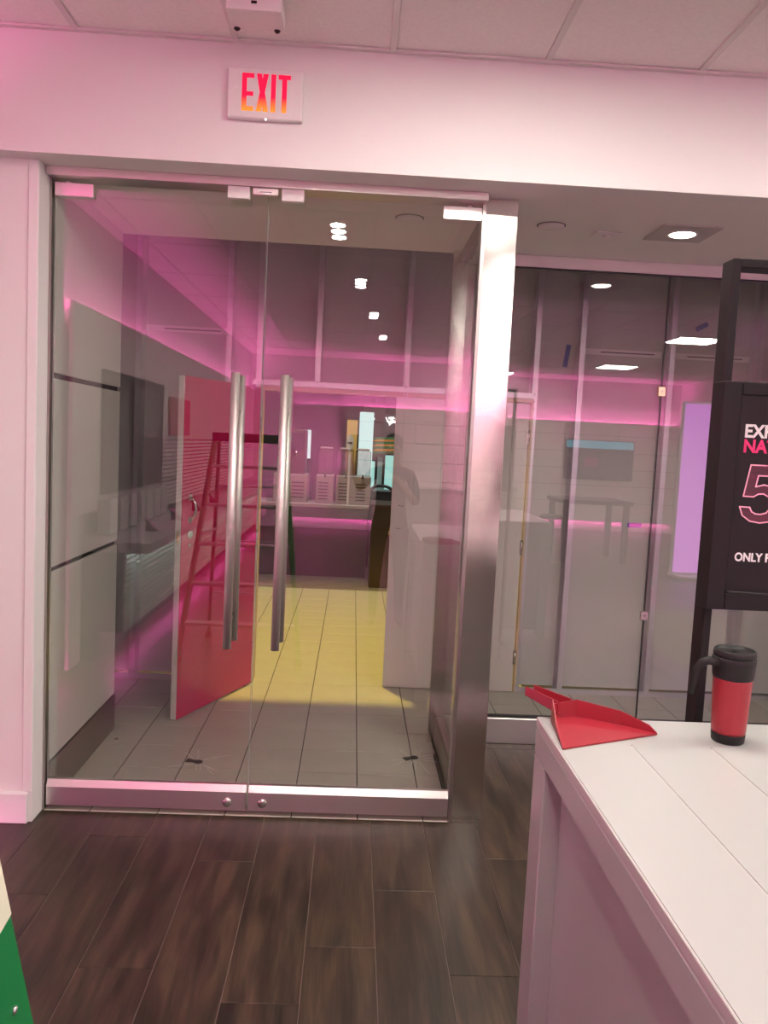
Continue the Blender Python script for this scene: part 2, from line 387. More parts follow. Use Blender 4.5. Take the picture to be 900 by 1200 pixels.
# far, darker tiles laid on the diagonal
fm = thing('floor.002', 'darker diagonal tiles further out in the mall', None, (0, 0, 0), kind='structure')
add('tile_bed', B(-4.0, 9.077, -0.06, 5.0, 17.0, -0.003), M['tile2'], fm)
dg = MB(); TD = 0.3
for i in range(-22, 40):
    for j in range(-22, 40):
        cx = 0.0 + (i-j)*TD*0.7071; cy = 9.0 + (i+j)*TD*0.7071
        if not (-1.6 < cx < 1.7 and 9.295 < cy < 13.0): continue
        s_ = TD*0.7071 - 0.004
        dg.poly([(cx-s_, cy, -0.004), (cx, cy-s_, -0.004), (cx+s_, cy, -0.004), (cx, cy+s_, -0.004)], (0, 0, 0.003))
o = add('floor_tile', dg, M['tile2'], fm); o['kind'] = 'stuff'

# ------------------------------------------------------------------ ceilings
ce = thing('ceiling', 'suspended shop ceiling of speckled acoustic tiles', None, (0, 0, ZC), kind='structure')
add('ceiling_slab', B(XL, YB, ZC+0.03, XR, 3.30, ZC+0.12), M['tbar'], ce)
cw, cl = 0.61, 1.22
tb = []
xs = [0.08 + cw*k for k in range(-4, 12)]
ysg = [2.70 - cl*k for k in range(0, 10)]
xs_all = [XL] + [x for x in xs if XL + 0.1 < x < XR - 0.1] + [XR]
ys_all = [YB] + sorted(y for y in ysg if y > YB + 0.1) + [3.30]
for xa, xb in zip(xs_all, xs_all[1:]):
    for ya, yb in zip(ys_all, ys_all[1:]):
        w_, l_ = round(xb-xa-0.02, 3), round(yb-ya-0.02, 3)
        me = cached_box(('ce', w_, l_), w_, l_, 0.02, M['ceil'], 0.004)
        o = bpy.data.objects.new('ceiling_tile', me); C.objects.link(o); o.parent = ce; o.location = ((xa+xb)/2, (ya+yb)/2, 0.026)
for x in xs_all[1:-1]:
    add('grid_bar', B(x-0.012, YB, ZC-0.002, x+0.012, 3.30, ZC+0.008), M['tbar'], ce)
for y in ys_all[1:-1]:
    add('grid_bar', B(XL, y-0.012, ZC-0.001, XR, y+0.012, ZC+0.007), M['tbar'], ce)
add('wall_angle', B(XL, 3.275, ZC-0.004, XR, 3.298, ZC+0.004), M['tbar'], ce)
sf = add('ceiling.001', MB().box(XL, 3.40, ZS, XR, 4.55, ZS+0.10).box(XL, 3.302, ZS+0.001, XR, 3.42, ZS+0.10), M['soffit'], None, label='lower grey soffit over the recessed glass shopfront', kind='structure')

# ------------------------------------------------------------------ walls
add('wall_front_top', B(XL, 3.30, ZS, XR, 3.40, ZC+0.1), M['paint'], None, label='white bulkhead above the glass doors', kind='structure')
wl = thing('wall_front_left', 'white wall left of the glass doors', None, (-1.6, 3.45, 0), kind='structure')
add('wall_face', B(XL, 3.39, 0, -1.312, 3.52, ZS), M['paint'], wl)
add('corner_bead', B(-1.352, 3.382, 0.135, -1.310, 3.40, ZS-0.001, 0.003), M['trim'], wl)
add('baseboard_front', B(XL, 3.365, 0, -1.325, 3.39, 0.135, 0.004), M['trim'], None, label='white baseboard left of the glass doors', kind='structure')
wlf = thing('wall_left', 'left shop wall behind grey display panels', None, (XL, -2.4, 0), kind='structure')
add('wall_face', B(XL-0.1, YB, 0, XL, 3.52, ZC+0.1), M['wall2'], wlf)
add('wall_back', B(XL-0.1, YB-0.1, 0, XR+0.1, YB, ZC+0.1), M['wall2'], None, label='white back wall of the shop washed with pink light', kind='structure')
add('wall_right', B(XR, YB, 0, XR+0.1, 3.52, ZC+0.1), M['wall2'], None, label='plain white right wall of the shop', kind='structure')
add('wall_front_right', B(2.9, 3.40, 0, XR, 3.52, ZS), M['paint'], None, label='white wall to the right of the recessed glass', kind='structure')
add('wall_recess_right', B(2.9, 3.52, 0, 3.0, 4.55, ZS), M['paint'], None, label='white return wall at the right end of the recess', kind='structure')

# vestibule left wall: three white panels, dark reveals, steel kick plate
wv = thing('wall_vestibule_left', 'white panelled side wall of the entry seen through the left door', None, (-1.35, 4.0, 0), kind='structure')
add('wall_core', B(-1.98, 3.522, 0, -1.312, 4.518, ZS), M['reveal'], wv)
for z0, z1 in ((0.205, 1.060), (1.082, 1.902), (1.926, 2.755)):
    add('wall_panel', B(-1.312, 3.545, z0, -1.298, 4.52, z1, 0.002), M['vpanel'], wv)
add('kick_plate', B(-1.312, 3.545, 0, -1.292, 4.52, 0.20, 0.003), M['steeld'], wv)
add('wall_end', B(-1.98, 4.518, 0, -1.312, 4.53, ZS+0.9), M['vpanel'], wv)
# mall facade above the shopfront and left of it
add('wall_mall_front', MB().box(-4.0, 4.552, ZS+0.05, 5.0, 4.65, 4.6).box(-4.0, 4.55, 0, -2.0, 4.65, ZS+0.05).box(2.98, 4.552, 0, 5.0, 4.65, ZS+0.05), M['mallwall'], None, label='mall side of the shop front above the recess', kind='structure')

# ------------------------------------------------------------------ steel header and column
add('trim_1', MB().box(-1.308, 3.45, 2.722, 0.513, 3.57, ZS-0.0005, 0.002), M['steelh'], None, label='brushed steel header bar above both glass doors', kind='structure')
add('trim_2', MB().box(0.514, 3.53, 0.0, 0.656, 3.69, ZS-0.001, 0.0025), M['steel'], None, label='tall brushed steel column right of the glass doors', kind='structure')
add('trim_3', MB().box(-1.31, 3.50, 0.0, -1.302, 3.545, 2.74), M['steeld'], None, label='thin steel jamb at the left of the doors', kind='structure')

# ------------------------------------------------------------------ glass doors
def glass_door(n, x0, x1, hx, lockx, label, hinge_left):
    d = thing('door_%d' % n, label, None, ((x0+x1)/2, D, 0), kind='structure')
    gp = add('glass_panel', B(x0+0.002, D-0.006, 0.128, x1-0.002, D+0.006, 2.715), M['glass'], d)
    ed = MB()
    for xx in (x0, x1-0.0012): ed.box(xx, D-0.006, 0.13, xx+0.0012, D+0.006, 2.715)
    add('glass_edge', ed, M['glassedge'], d)
    # bottom rail with a sloped top
    r = MB(); y0, y1 = D-0.028, D+0.028
    for a, b in ((x0+0.003, x1-0.003),):
        r.poly([(a, y0, 0.024), (a, y1, 0.024), (a, y1, 0.113), (a, D+0.010, 0.136), (a, D-0.010, 0.136), (a, y0, 0.108)], (b-a, 0, 0))
    rail = add('bottom_rail', r, M['steelh'], d)
    lk = MB().lathe((lockx, y0-0.010, 0.062), [(0.021, 0.011), (0.021, 0.004), (0.017, 0.0), (0.004, -0.001)], 20, 'y')
    lk.box(lockx-0.0015, y0-0.0125, 0.055, lockx+0.0015, y0-0.010, 0.069)
    add('lock_cylinder', lk, M['chrome'], rail)
    px0, px1 = (x0+0.003, x0+0.163) if hinge_left else (x1-0.166, x1-0.001)
    pf = MB().box(px0, D-0.020, 2.655, px1, D+0.020, 2.710, 0.002)
    pvx = px0+0.05 if hinge_left else px1-0.05
    pf.lathe((pvx, D, 2.710), [(0.012, 0), (0.012, 0.0115)], 12)
    add('patch_fitting', pf, M['steelh'], d)
    h = MB()
    h.tube([(hx, D-0.075, 0.775), (hx, D-0.075, 1.960)], 0.0185, 20)
    hb = add('pull_handle', h, M['tube'], d)
    h2 = MB().tube([(hx+0.006, D+0.075, 0.775), (hx+0.006, D+0.075, 1.960)], 0.0185, 20)
    add('pull_handle', h2, M['tube'], d)
    st = MB()
    for z in (0.90, 1.80):
        st.tube([(hx, D-0.075, z), (hx+0.003, D+0.075, z)], 0.009, 10)
        st.lathe((hx, D-0.008, z), [(0.013, -0.004), (0.013, 0.003)], 12, 'y')
    add('standoff', st, M['chrome'], hb)
    return d
glass_door(1, -1.298, -0.4100, -0.513, -0.497, 'left frameless glass door with brushed steel rail and long pull bar', True)
glass_door(2, -0.4065, 0.498, -0.305, -0.340, 'right frameless glass door with long pull bar beside the steel column', False)
add('trim_4', B(0.498, 3.50, 0.0, 0.513, 3.56, 2.74), M['steeld'], None, label='thin steel jamb between right door and column', kind='structure')
# door contacts on the header
for i, (x, lab) in enumerate(((-0.525, 'small white door contact box under the header above the left glass door'), (-0.302, 'small white door contact box under the header above the right glass door'))):
    t = thing('door_contact', lab, 'door contact', (x, 3.49, 2.70), group='door contacts on the header')
    add('contact_case', B(x-0.046, 3.452, 2.672, x+0.046, 3.485, 2.7215, 0.006, seg=2), M['whitep'], t)
    add('vent_slot', MB().box(x-0.012, 3.4505, 2.702, x+0.012, 3.4522, 2.705).box(x-0.012, 3.4505, 2.697, x+0.012, 3.4522, 2.699), M['tbar'], t)
t = thing('door_stop_plate', 'short steel stop plate between the two white door contacts', 'plate', (-0.415, 3.49, 2.71))
add('plate', B(-0.468, 3.460, 2.692, -0.362, 3.485, 2.7215, 0.002), M['steelh'], t)
add('plate_slot', B(-0.440, 3.4585, 2.703, -0.390, 3.4602, 2.706), M['reveal'], t)

# ------------------------------------------------------------------ side glass of the entry and the recessed shopfront
w1 = thing('window_1', 'glass side pane of the entry between column and rear post', None, (0.56, 4.1, 0), kind='structure')
add('corner_post', B(0.492, 4.47, 0, 0.575, 4.55, ZS-0.002, 0.002), M['steel'], w1)
add('bottom_rail', B(0.530, 3.692, 0.0, 0.590, 4.469, 0.155, 0.006), M['steeld'], w1)
add('glass_pane', B(0.554, 3.694, 0.155, 0.566, 4.468, 2.70), M['glass'], w1)
add('top_rail', B(0.535, 3.692, 2.70, 0.585, 4.469, ZS-0.001, 0.002), M['steeld'], w1)
w2 = thing('window_2', 'recessed glass shopfront to the right of the column', None, (1.75, D2, 0), kind='structure')
add('bottom_rail', B(0.578, D2-0.03, 0, 2.898, D2+0.03, 0.150, 0.004), M['steelh'], w2)
add('rail_gasket', B(0.578, D2-0.012, 0.150, 2.898, D2+0.012, 0.162), M['gasket'], w2)
add('top_channel', B(0.578, D2-0.035, 2.692, 2.898, D2+0.03, ZS-0.001, 0.002), M['soffit'], w2)
add('channel_gasket', B(0.578, D2-0.036, 2.686, 2.898, D2-0.008, 2.6918), M['gasket'], w2)
for a, b in ((0.578, 1.706), (1.712, 2.898)):
    add('glass_pane', B(a, D2-0.006, 0.160, b, D2+0.006, 2.692), M['glass'], w2)
add('glass_seam', B(1.706, D2-0.006, 0.160, 1.712, D2+0.006, 2.692), M['gasket'], w2)
for z in (2.057, 0.778):
    c = add('glass_clip', B(1.688, D2-0.014, z-0.026, 1.730, D2+0.014, z+0.026, 0.002), M['chrome'] if z < 1 else M['brass'], w2)
    add('clip_screw', MB().lathe((1.709, D2-0.016, z), [(0.006, 0.002), (0.006, 0.0)], 10, 'y'), M['steeld'], c)

# ------------------------------------------------------------------ construction barricade beyond the glass
bw = thing('wall_barricade', 'grey board barricade on metal studs beyond the glass', None, (0.5, D3, 0), kind='structure')
yb0, yb1 = D3+0.12, D3+0.135
studs = [-2.66, -2.06, -1.46, -0.864, -0.66, -0.268, 0.331, 1.205, 1.512, 2.13, 2.74, 3.35, 3.96]
# boards
edges = [-2.66, -1.46, -0.66]
for a, b in zip(edges, edges[1:]): add('board', B(a+0.003, yb0, 0.02, b-0.003, yb1, 2.385), M['board'], bw)
for a, b in ((1.21, 1.512), (1.512, 2.13), (2.13, 2.74), (2.74, 3.96)): add('board', B(a+0.0015, yb0, 0.02, b-0.0015, yb1, 2.385), M['board'], bw)
add('board', B(-0.66, yb0, 2.052, 1.21, yb1, 2.385), M['board'], bw)
for a, b in ((-2.66, -1.46), (-1.46, -0.268), (-0.268, 1.205), (1.205, 2.74), (2.74, 3.96)): add('board', B(a+0.003, yb0, 2.400, b-0.003, yb1, 3.60), M['board'], bw)
for a, b in ((-1.44, -0.89), (1.55, 2.10), (2.16, 2.72)):
    add('board_joint_tape', B(a, yb0-0.003, 2.372, b, yb0-0.0005, 2.412), M['jointtape'], bw)
    add('joint_gap', MB().box(a+0.12, yb0-0.004, 2.388, b-0.05, yb0-0.0029, 2.395), M['reveal'], bw)
add('board', B(-2.66, yb0+0.002, 2.380, 3.96, yb1+0.02, 2.405), M['board'], bw)
for x in studs:
    z0 = 2.055 if x in (-0.268, 0.331) else 0.002
    s_ = MB(); s_.box(x-0.018, D3-0.002, z0, x+0.018, D3, 3.60); s_.box(x+0.0165, D3, z0, x+0.018, yb0-0.001, 3.60); s_.box(x-0.018, yb0-0.003, z0, x+0.018, yb0-0.001, 3.60)
    s_.box(x-0.018, D3, z0, x-0.0165, D3+0.008, 3.60)
    add('stud', s_, M['galv'], bw)
def track(a, b, z, name='track'):
    add(name, MB().box(a, D3-0.0045, z, b, D3-0.0025, z+0.036).box(a, D3-0.0025, z, b, yb0-0.001, z+0.002), M['galv'], bw)
track(-2.66, -0.64, 0.001); track(1.19, 3.96, 0.001); track(-2.66, 3.96, 3.564)
track(-0.70, 1.225, 2.040, 'header_track')
for x, z in ((-0.268, 2.075), (0.331, 2.075), (1.205, 2.07), (1.205, 2.02), (1.205, 1.97), (-0.66, 2.06)):
    add('screw', MB().lathe((x, D3-0.0075, z), [(0.004, 0), (0.006, 0.003)], 8, 'y'), M['steeld'], bw)
add('stud_bracket', MB().box(0.318, D3-0.0065, 1.905, 0.323, D3-0.005, 2.040).box(0.339, D3-0.0065, 1.90, 0.344, D3-0.005, 2.040).box(0.318, D3-0.0065, 1.90, 0.344, D3-0.005, 1.912), M['galv'], bw)
# wood door frame
df = MB()
df.box(-0.655, D3-0.003, 0.002, -0.630, yb1, 2.038); df.box(1.186, D3-0.003, 0.002, 1.203, yb1, 2.038); df.box(-0.655, D3-0.002, 2.010, 1.203, yb1, 2.038)
add('door_frame', df, M['lumber'], bw)
for x, z, ang, ln in ((1.437, 2.352, 0.12, 0.155), (2.368, 2.60, 1.05, 0.09)):
    ax = Vector((math.cos(-ang), 0, math.sin(-ang))) if False else None
    dv = Vector((math.sin(ang), 0, math.cos(ang))); nv = Vector((0, 1, 0)); sv = dv.cross(nv)
    add('blue_tape', MB().obox((x, yb0-0.003, z), sv, nv, dv, 0.016, 0.0008, ln/2), M['bluetape'], bw)
add('blue_tape', MB().obox((2.0, yb0-0.003, 1.20), (0, 0, 1), (0, 1, 0), (1, 0, 0), 0.016, 0.0008, 0.05), M['bluetape'], bw)

# ------------------------------------------------------------------ barricade doors
def six_panel(mb, w_, h_, t_):
    """door slab with raised mouldings on both faces, x 0..w, y -t/2..t/2"""
    mb.box(0, -t_/2+0.006, 0.0, w_, t_/2-0.006, h_)
    st, mid = 0.105, 0.10; pw = (w_ - 2*st - mid)/2
    zz = [(0.22, 0.86), (1.00, 1.56), (1.67, 1.90)]
    k = h_/2.02
    zz = [(a*k, b*k) for a, b in zz]
    cols = [(st, st+pw), (st+pw+mid, w_-st)]
    for s_ in (-1, 1):
        ya, yb = (-t_/2, -t_/2+0.0065) if s_ < 0 else (t_/2-0.0065, t_/2)
        for x0, x1 in ((0, st), (st+pw, st+pw+mid), (w_-st, w_)): mb.box(x0, ya, 0, x1, yb, h_)
        zprev = 0
        for z0, z1 in zz + [(h_, h_)]:
            for x0, x1 in cols: mb.box(x0, ya, zprev, x1, yb, z0)
            zprev = z1
        for z0, z1 in zz:
            for x0, x1 in cols:
                a = 0.035; yi = ya + 0.0045*(0 if s_ > 0 else 1) if False else ya
                if s_ < 0: mb.box(x0+a, -t_/2+0.0015, z0+a, x1-a, -t_/2+0.007, z1-a, 0.004)
                else: mb.box(x0+a, t_/2-0.007, z0+a, x1-a, t_/2-0.0015, z1-a, 0.004)
    return mb
dw = thing('door_3', 'white six-panel barricade door leaf, closed', None, (1.183, D3+0.012, 0.006), kind='structure')
me = six_panel(MB(), 0.905, 2.0, 0.038)
me.bm.transform(Matrix.Translation((0.270, D3+0.012, 0.006)))
slab = add('leaf', me, M['doorwhite'], dw)
add('latch_plate', MB().box(0.2665, D3-0.004, 1.045, 0.271, D3+0.028, 1.115, 0.001).box(0.2595, D3+0.004, 1.065, 0.267, D3+0.02, 1.093, 0.002), M['brass'], dw, label='brass latch on the edge of the leaf')
for z in (0.25, 1.02, 1.78):
    add('hinge', MB().tube([(1.181, D3-0.014, z-0.05), (1.181, D3-0.014, z+0.05)], 0.007, 10).box(1.168, D3-0.009, z-0.05, 1.182, D3-0.0065, z+0.05), M['chrome'], dw)
add('screw_hole', MB().lathe((0.317, D3-0.0072, 1.115), [(0.004, -0.0012), (0.004, 0.0)], 8, 'y').lathe((0.335, D3-0.0072, 1.115), [(0.004, -0.0012), (0.004, 0.0)], 8, 'y').box(0.318, D3-0.0082, 1.270, 0.330, D3-0.0071, 1.274).box(0.336, D3-0.0082, 1.268, 0.350, D3-0.0071, 1.272), M['reveal'], dw)

dr = thing('door_4', 'red faced barricade door leaf standing open behind the left glass door', None, (-0.640, D3-0.035, 0.008), kind='structure')
ang = math.atan2(4.645-5.43, -0.975+0.64)      # direction of the leaf from its hinge
hx, hy = -0.640, 5.445
ca, sa = math.cos(ang), math.sin(ang)
def leaf_box(a0, a1, n0, n1, z0, z1, bev=0.0):
    # a along the leaf, n across it (positive = right of the leaf looking along it reversed, i.e. the red side)
    c = Vector((hx + ca*(a0+a1)/2 - sa*(n0+n1)/2, hy + sa*(a0+a1)/2 + ca*(n0+n1)/2, (z0+z1)/2))
    return c, Vector((ca, sa, 0)), Vector((-sa, ca, 0)), Vector((0, 0, 1)), abs(a1-a0)/2, abs(n1-n0)/2, abs(z1-z0)/2
def leaf_pt(a, n, z): return Vector((hx + ca*a - sa*n, hy + sa*a + ca*n, z))
c, ax, ay, az, h1, h2, h3 = leaf_box(0, 0.855, -0.040, -0.002, 0.012, 2.020)
core = MB().obox(c, ax, ay, az, h1, h2, h3, 0.001)
add('leaf', core, M['doorwhite'], dr)
c, ax, ay, az, h1, h2, h3 = leaf_box(0.0, 0.853, -0.002, 0.003, 0.012, 2.020)
add('red_face', MB().obox(c, ax, ay, az, h1, h2, h3), M['red'], dr, label='glossy red laminate face')
pl = MB(); zc = 1.255
pts = [leaf_pt(0.775, 0.004, zc+0.065), leaf_pt(0.775, 0.022, zc+0.058), leaf_pt(0.772, 0.036, zc+0.03), leaf_pt(0.770, 0.040, zc), leaf_pt(0.772, 0.036, zc-0.03), leaf_pt(0.775, 0.022, zc-0.058), leaf_pt(0.775, 0.004, zc-0.065)]
pl.tube(pts, [0.006, 0.006, 0.008, 0.009, 0.008, 0.006, 0.006], 10)
for z in (zc+0.067, zc-0.067):
    c, ax, ay, az, h1, h2, h3 = leaf_box(0.757, 0.793, 0.003, 0.007, z-0.018, z+0.018); pl.obox(c, ax, ay, az, h1, h2, h3, 0.002)
add('pull_handle', pl, M['chrome'], dr, label='small nickel pull handle')
lk = MB(); lk.tube([leaf_pt(0.775, 0.003, 1.105), leaf_pt(0.775, 0.012, 1.105)], 0.022, 16); lk.tube([leaf_pt(0.775, 0.003, 1.04), leaf_pt(0.775, 0.008, 1.04)], 0.010, 12)
add('deadbolt', lk, M['chrome'], dr)
c, ax, ay, az, h1, h2, h3 = leaf_box(0.855, 0.858, -0.030, -0.010, 1.05, 1.12); lt = MB().obox(c, ax, ay, az, h1, h2, h3)
c, ax, ay, az, h1, h2, h3 = leaf_box(0.856, 0.868, -0.026, -0.014, 1.07, 1.10); lt.obox(c, ax, ay, az, h1, h2, h3, 0.002)
add('latch_plate', lt, M['brass'], dr)
for z in (0.25, 1.02, 1.78):
    add('hinge', MB().tube([leaf_pt(-0.004, 0.006, z-0.05), leaf_pt(-0.004, 0.006, z+0.05)], 0.007, 10), M['chrome'], dr)

# ------------------------------------------------------------------ broken floor sockets behind the doors
def socket(x, y, label, rot, small=False):
    t = thing('floor_socket', label, 'floor socket', (x, y, 0), group='floor sockets behind the doors')
    m_ = MB(); r = 0.024 if not small else 0.012
    m_.lathe((x, y, 0.0), [(r, 0.0003), (r, 0.003), (r*0.7, 0.003), (r*0.65, 0.0012)], 14)
    add('socket_ring', m_, M['kdark'] if not small else M['chrome'], t)
    k = MB()
    for da in (0.25, -0.15):
        a = rot + da; k.obox((x+math.cos(a)*0.03, y+math.sin(a)*0.03, 0.003), (math.cos(a), math.sin(a), 0), (-math.sin(a), math.cos(a), 0), (0, 0, 1), 0.034, 0.0075, 0.003, 0.001)
    if not small:
        add('bolt_tongue', k, M['kdark'], t)
        rnd = random.Random(int(x*100))
        for i in range(11):
            a = rnd.uniform(0, 2*PI); r0 = rnd.uniform(0.03, 0.06); ln = rnd.uniform(0.05, 0.17)
            cx, cy = x+math.cos(a)*(r0+ln/2), y+math.sin(a)*(r0+ln/2)
            b = a + rnd.uniform(-0.25, 0.25)
            sc = MB().obox((cx, cy, 0.0006), (math.cos(b), math.sin(b), 0), (-math.sin(b), math.cos(b), 0), (0, 0, 1), ln/2, 0.0019, 0.0004)
            add('scratch', sc, M['scr'], t)
    else:
        k.bm.free()
socket(-0.735, 4.084, 'dark floor socket ringed by scratches behind the left glass door', 2.9)
socket(0.399, 4.237, 'dark floor socket ringed by scratches behind the right glass door', 3.6)
socket(-1.235, 4.36, 'small round metal floor stop beside the vestibule side wall', 0, True)

# ------------------------------------------------------------------ exit sign
ex = thing('exit_sign', 'white exit sign with red glowing letters above the glass doors', 'exit sign', (-0.407, 3.30, 3.015))
add('housing', MB().box(-0.554, 3.268, 2.924, -0.260, 3.299, 3.108, 0.010, seg=3), M['whitep'], ex)
lt = MB(); yl = 3.2665; th = (0, 0.003, 0)
zb, zt = 2.951, 3.091; s_ = 0.0185
def ebox(x0, z0, x1, z1): lt.box(x0, yl, z0, x1, yl+0.003, z1)
x0 = -0.497; ebox(x0, zb, x0+s_, zt); ebox(x0+s_, zt-0.017, x0+0.046, zt); ebox(x0+s_, 3.015-0.008, x0+0.044, 3.015+0.008); ebox(x0+s_, zb, x0+0.046, zb+0.017)
x0 = -0.441
lt.poly([(x0, yl, zb), (x0+0.019, yl, zb), (x0+0.0455, yl, zt), (x0+0.0265, yl, zt)], th)
lt.poly([(x0+0.0275, yl-0.0003, zb), (x0+0.0465, yl-0.0003, zb), (x0+0.019, yl-0.0003, zt), (x0, yl-0.0003, zt)], th)
ebox(-0.385, zb, -0.385+s_, zt)
x0 = -0.357; ebox(x0, zt-0.017, x0+0.047, zt); ebox(x0+0.0145, zb, x0+0.033, zt-0.017)
add('letters', lt, M['exitl'], ex, label='red letters reading EXIT, orange at the foot')
for sgn, xc in ((-1, -0.530), (1, -0.290)):
    add('chevron', MB().bar((xc+sgn*0.012, 3.2675, 3.015), (xc-sgn*0.012, 3.2675, 3.045), 0.0014, 0.0016, (0, 1, 0)).bar((xc+sgn*0.012, 3.2675, 3.015), (xc-sgn*0.012, 3.2675, 2.985), 0.0014, 0.0016, (0, 1, 0)), M['trim'], ex)
add('status_light', MB().sphere((-0.402, 3.272, 2.924), 0.0028), M['led'], ex)

# occupancy sensor / emergency unit under the ceiling
sn = thing('ceiling_sensor', 'white ceiling sensor box with two dark lenses in front of the exit sign', 'sensor', (-0.42, 3.02, ZC))
add('housing', MB().box(-0.512, 2.93, ZC-0.062, -0.318, 3.075, ZC-0.003, 0.012, seg=2), M['whitep'], sn)
for x in (-0.490, -0.346): add('lens', MB().sphere((x, 3.062, ZC-0.058), 0.013, 12, 8), M['dark'], sn)
add('lens', MB().box(-0.424, 2.9285, ZC-0.040, -0.404, 2.9305, ZC-0.031), M['dark'], sn)
add('seam_lip', B(-0.47, 3.073, ZC-0.050, -0.36, 3.082, ZC-0.040, 0.003), M['whitep'], sn)

# ------------------------------------------------------------------ soffit fittings
dl = thing('recessed_downlight', 'lit recessed downlight in the soffit over the recessed glass', 'ceiling light', (1.512, 3.885, ZS))
add('trim_plate', MB().box(1.372, 3.745, ZS-0.006, 1.652, 4.025, ZS-0.0005, 0.002), M['tbar2'], dl)
add('trim_ring', MB().lathe((1.512, 3.885, ZS-0.010), [(0.074, 0.004), (0.072, 0.0), (0.062, 0.0), (0.060, 0.003)], 32), M['whitep'], dl)
add('lamp', MB().lathe((1.512, 3.885, ZS-0.012), [(0.058, 0.004), (0.050, 0.0), (0.02, -0.002)], 28), M['lamp'], dl)
sp = bpy.data.lights.new('downlight_beam', 'SPOT'); sp.energy = 26; sp.color = WARM; sp.spot_size = math.radians(130); sp.spot_blend = 0.6; sp.shadow_soft_size = 0.05
so = bpy.data.objects.new('downlight_beam', sp); C.objects.link(so); so.location = (1.512, 3.885, ZS-0.03)
for x, y, lab in ((0.882, 3.889, 'round white cover disk in the soffit right of the column'), (0.211, 3.904, 'round white cover disk in the entry ceiling behind the right door')):
    t = thing('cover_disk', lab, 'cover disk', (x, y, ZS), group='round cover disks in the soffit')
    add('disk', MB().lathe((x, y, ZS-0.012), [(0.030, 0), (0.058, 0.002), (0.063, 0.008), (0.063, 0.0115)], 28), M['soffit'], t)
    add('shadow_ring', MB().lathe((x, y, ZS-0.0022), [(0.068, 0.0004), (0.068, 0.0018)], 28), M['reveal'], t)
t = thing('soffit_plate', 'small flat square plate with a nub in the soffit', 'cover plate', (1.175, 3.98, ZS))
add('plate', B(1.115, 3.93, ZS-0.008, 1.235, 4.04, ZS-0.0005, 0.002), M['whitep'], t)
add('nub', MB().lathe((1.175, 3.98, ZS-0.016), [(0.012, 0), (0.018, 0.008)], 14), M['whitep'], t)

# ------------------------------------------------------------------ shop ceiling lamps
def triple(x, y, lab):
    t = thing('triple_spotlight', lab, 'ceiling light', (x, y, ZC), group='triple spotlights in a row along the shop ceiling')
    f = MB(); f.box(x-0.10, y-0.27, ZC-0.014, x+0.10, y+0.27, ZC-0.003, 0.003)
    add('frame', f, M['whitep'], t)
    for k in (-1, 0, 1):
        h = add('lamp_housing', MB().lathe((x, y+k*0.17, ZC-0.020), [(0.062, 0.0), (0.066, 0.003), (0.066, 0.0065)], 20), M['trim'], t)
        add('lamp', MB().lathe((x, y+k*0.17, ZC-0.024), [(0.035, 0.0), (0.052, 0.003)], 18), M['triple'], h)
for i, (x, y) in enumerate(((-0.185, 1.06), (-0.01, -0.84), (0.16, -2.77), (0.34, -4.76))):
    triple(x, y, ['triple spotlight nearest the glass doors on the shop ceiling', 'second triple spotlight from the glass doors on the shop ceiling', 'third triple spotlight from the glass doors on the shop ceiling', 'triple spotlight nearest the back wall on the shop ceiling'][i])
for x, y, wx, wy, lab in ((4.56, -5.2, .285, .285, 'square lit ceiling panel nearest the back wall'), (4.37, -1.5, .285, .285, 'square lit ceiling panel in the middle of the right aisle'),
        (0.55, 2.05, .285, .285, 'added square ceiling panel brightening the front wall above the glass doors'), (2.6, 2.05, .285, .285, 'added square ceiling panel brightening the front wall by the recessed glass'), (4.6, 2.28, .285, .285, 'added square ceiling panel brightening the front right of the shop'),  # front row added out of view to brighten the front wall
        (1.72, -1.6, .12, .57, 'narrow lit ceiling panel nearest the photographer along the middle of the shop'), (2.62, -6.3, .12, .57, 'added narrow ceiling panel brightening the back around the low cabinet'), (6.6, -2.0, .285, .285, 'added square ceiling panel out of view by the right wall'), (3.0, -7.65, .13, .40, 'added short narrow ceiling panel brightening the back wall')):  # last three added out of view to brighten the back of the shop
    t = thing('ceiling_lamp', lab, 'ceiling light', (x, y, ZC), group='flat light panels in the shop ceiling')
    add('frame', B(x-wx-0.025, y-wy-0.025, ZC-0.010, x+wx+0.025, y+wy+0.025, ZC-0.003, 0.002), M['whitep'], t)
    add('diffuser', B(x-wx, y-wy, ZC-0.014, x+wx, y+wy, ZC-0.0102), M['lampbig'] if wx > 0.2 else M['lampback'], t)

# ------------------------------------------------------------------ white display counter
ct = thing('display_counter', 'white display counter with grooved top at the lower right', 'counter', (1.1, 1.1, 0))
X0, X1, Y0, Y1, ZT = 0.475, 1.80, 0.55, 1.905, 1.05
tp = MB(); gx = [X0+0.002, 0.651, 0.833, 1.015, 1.197, 1.379, X1]
tp.box(X0, Y0, ZT-0.022, X1, Y1, ZT-0.0016, 0.001)
add('top', tp, M['groove'], ct)
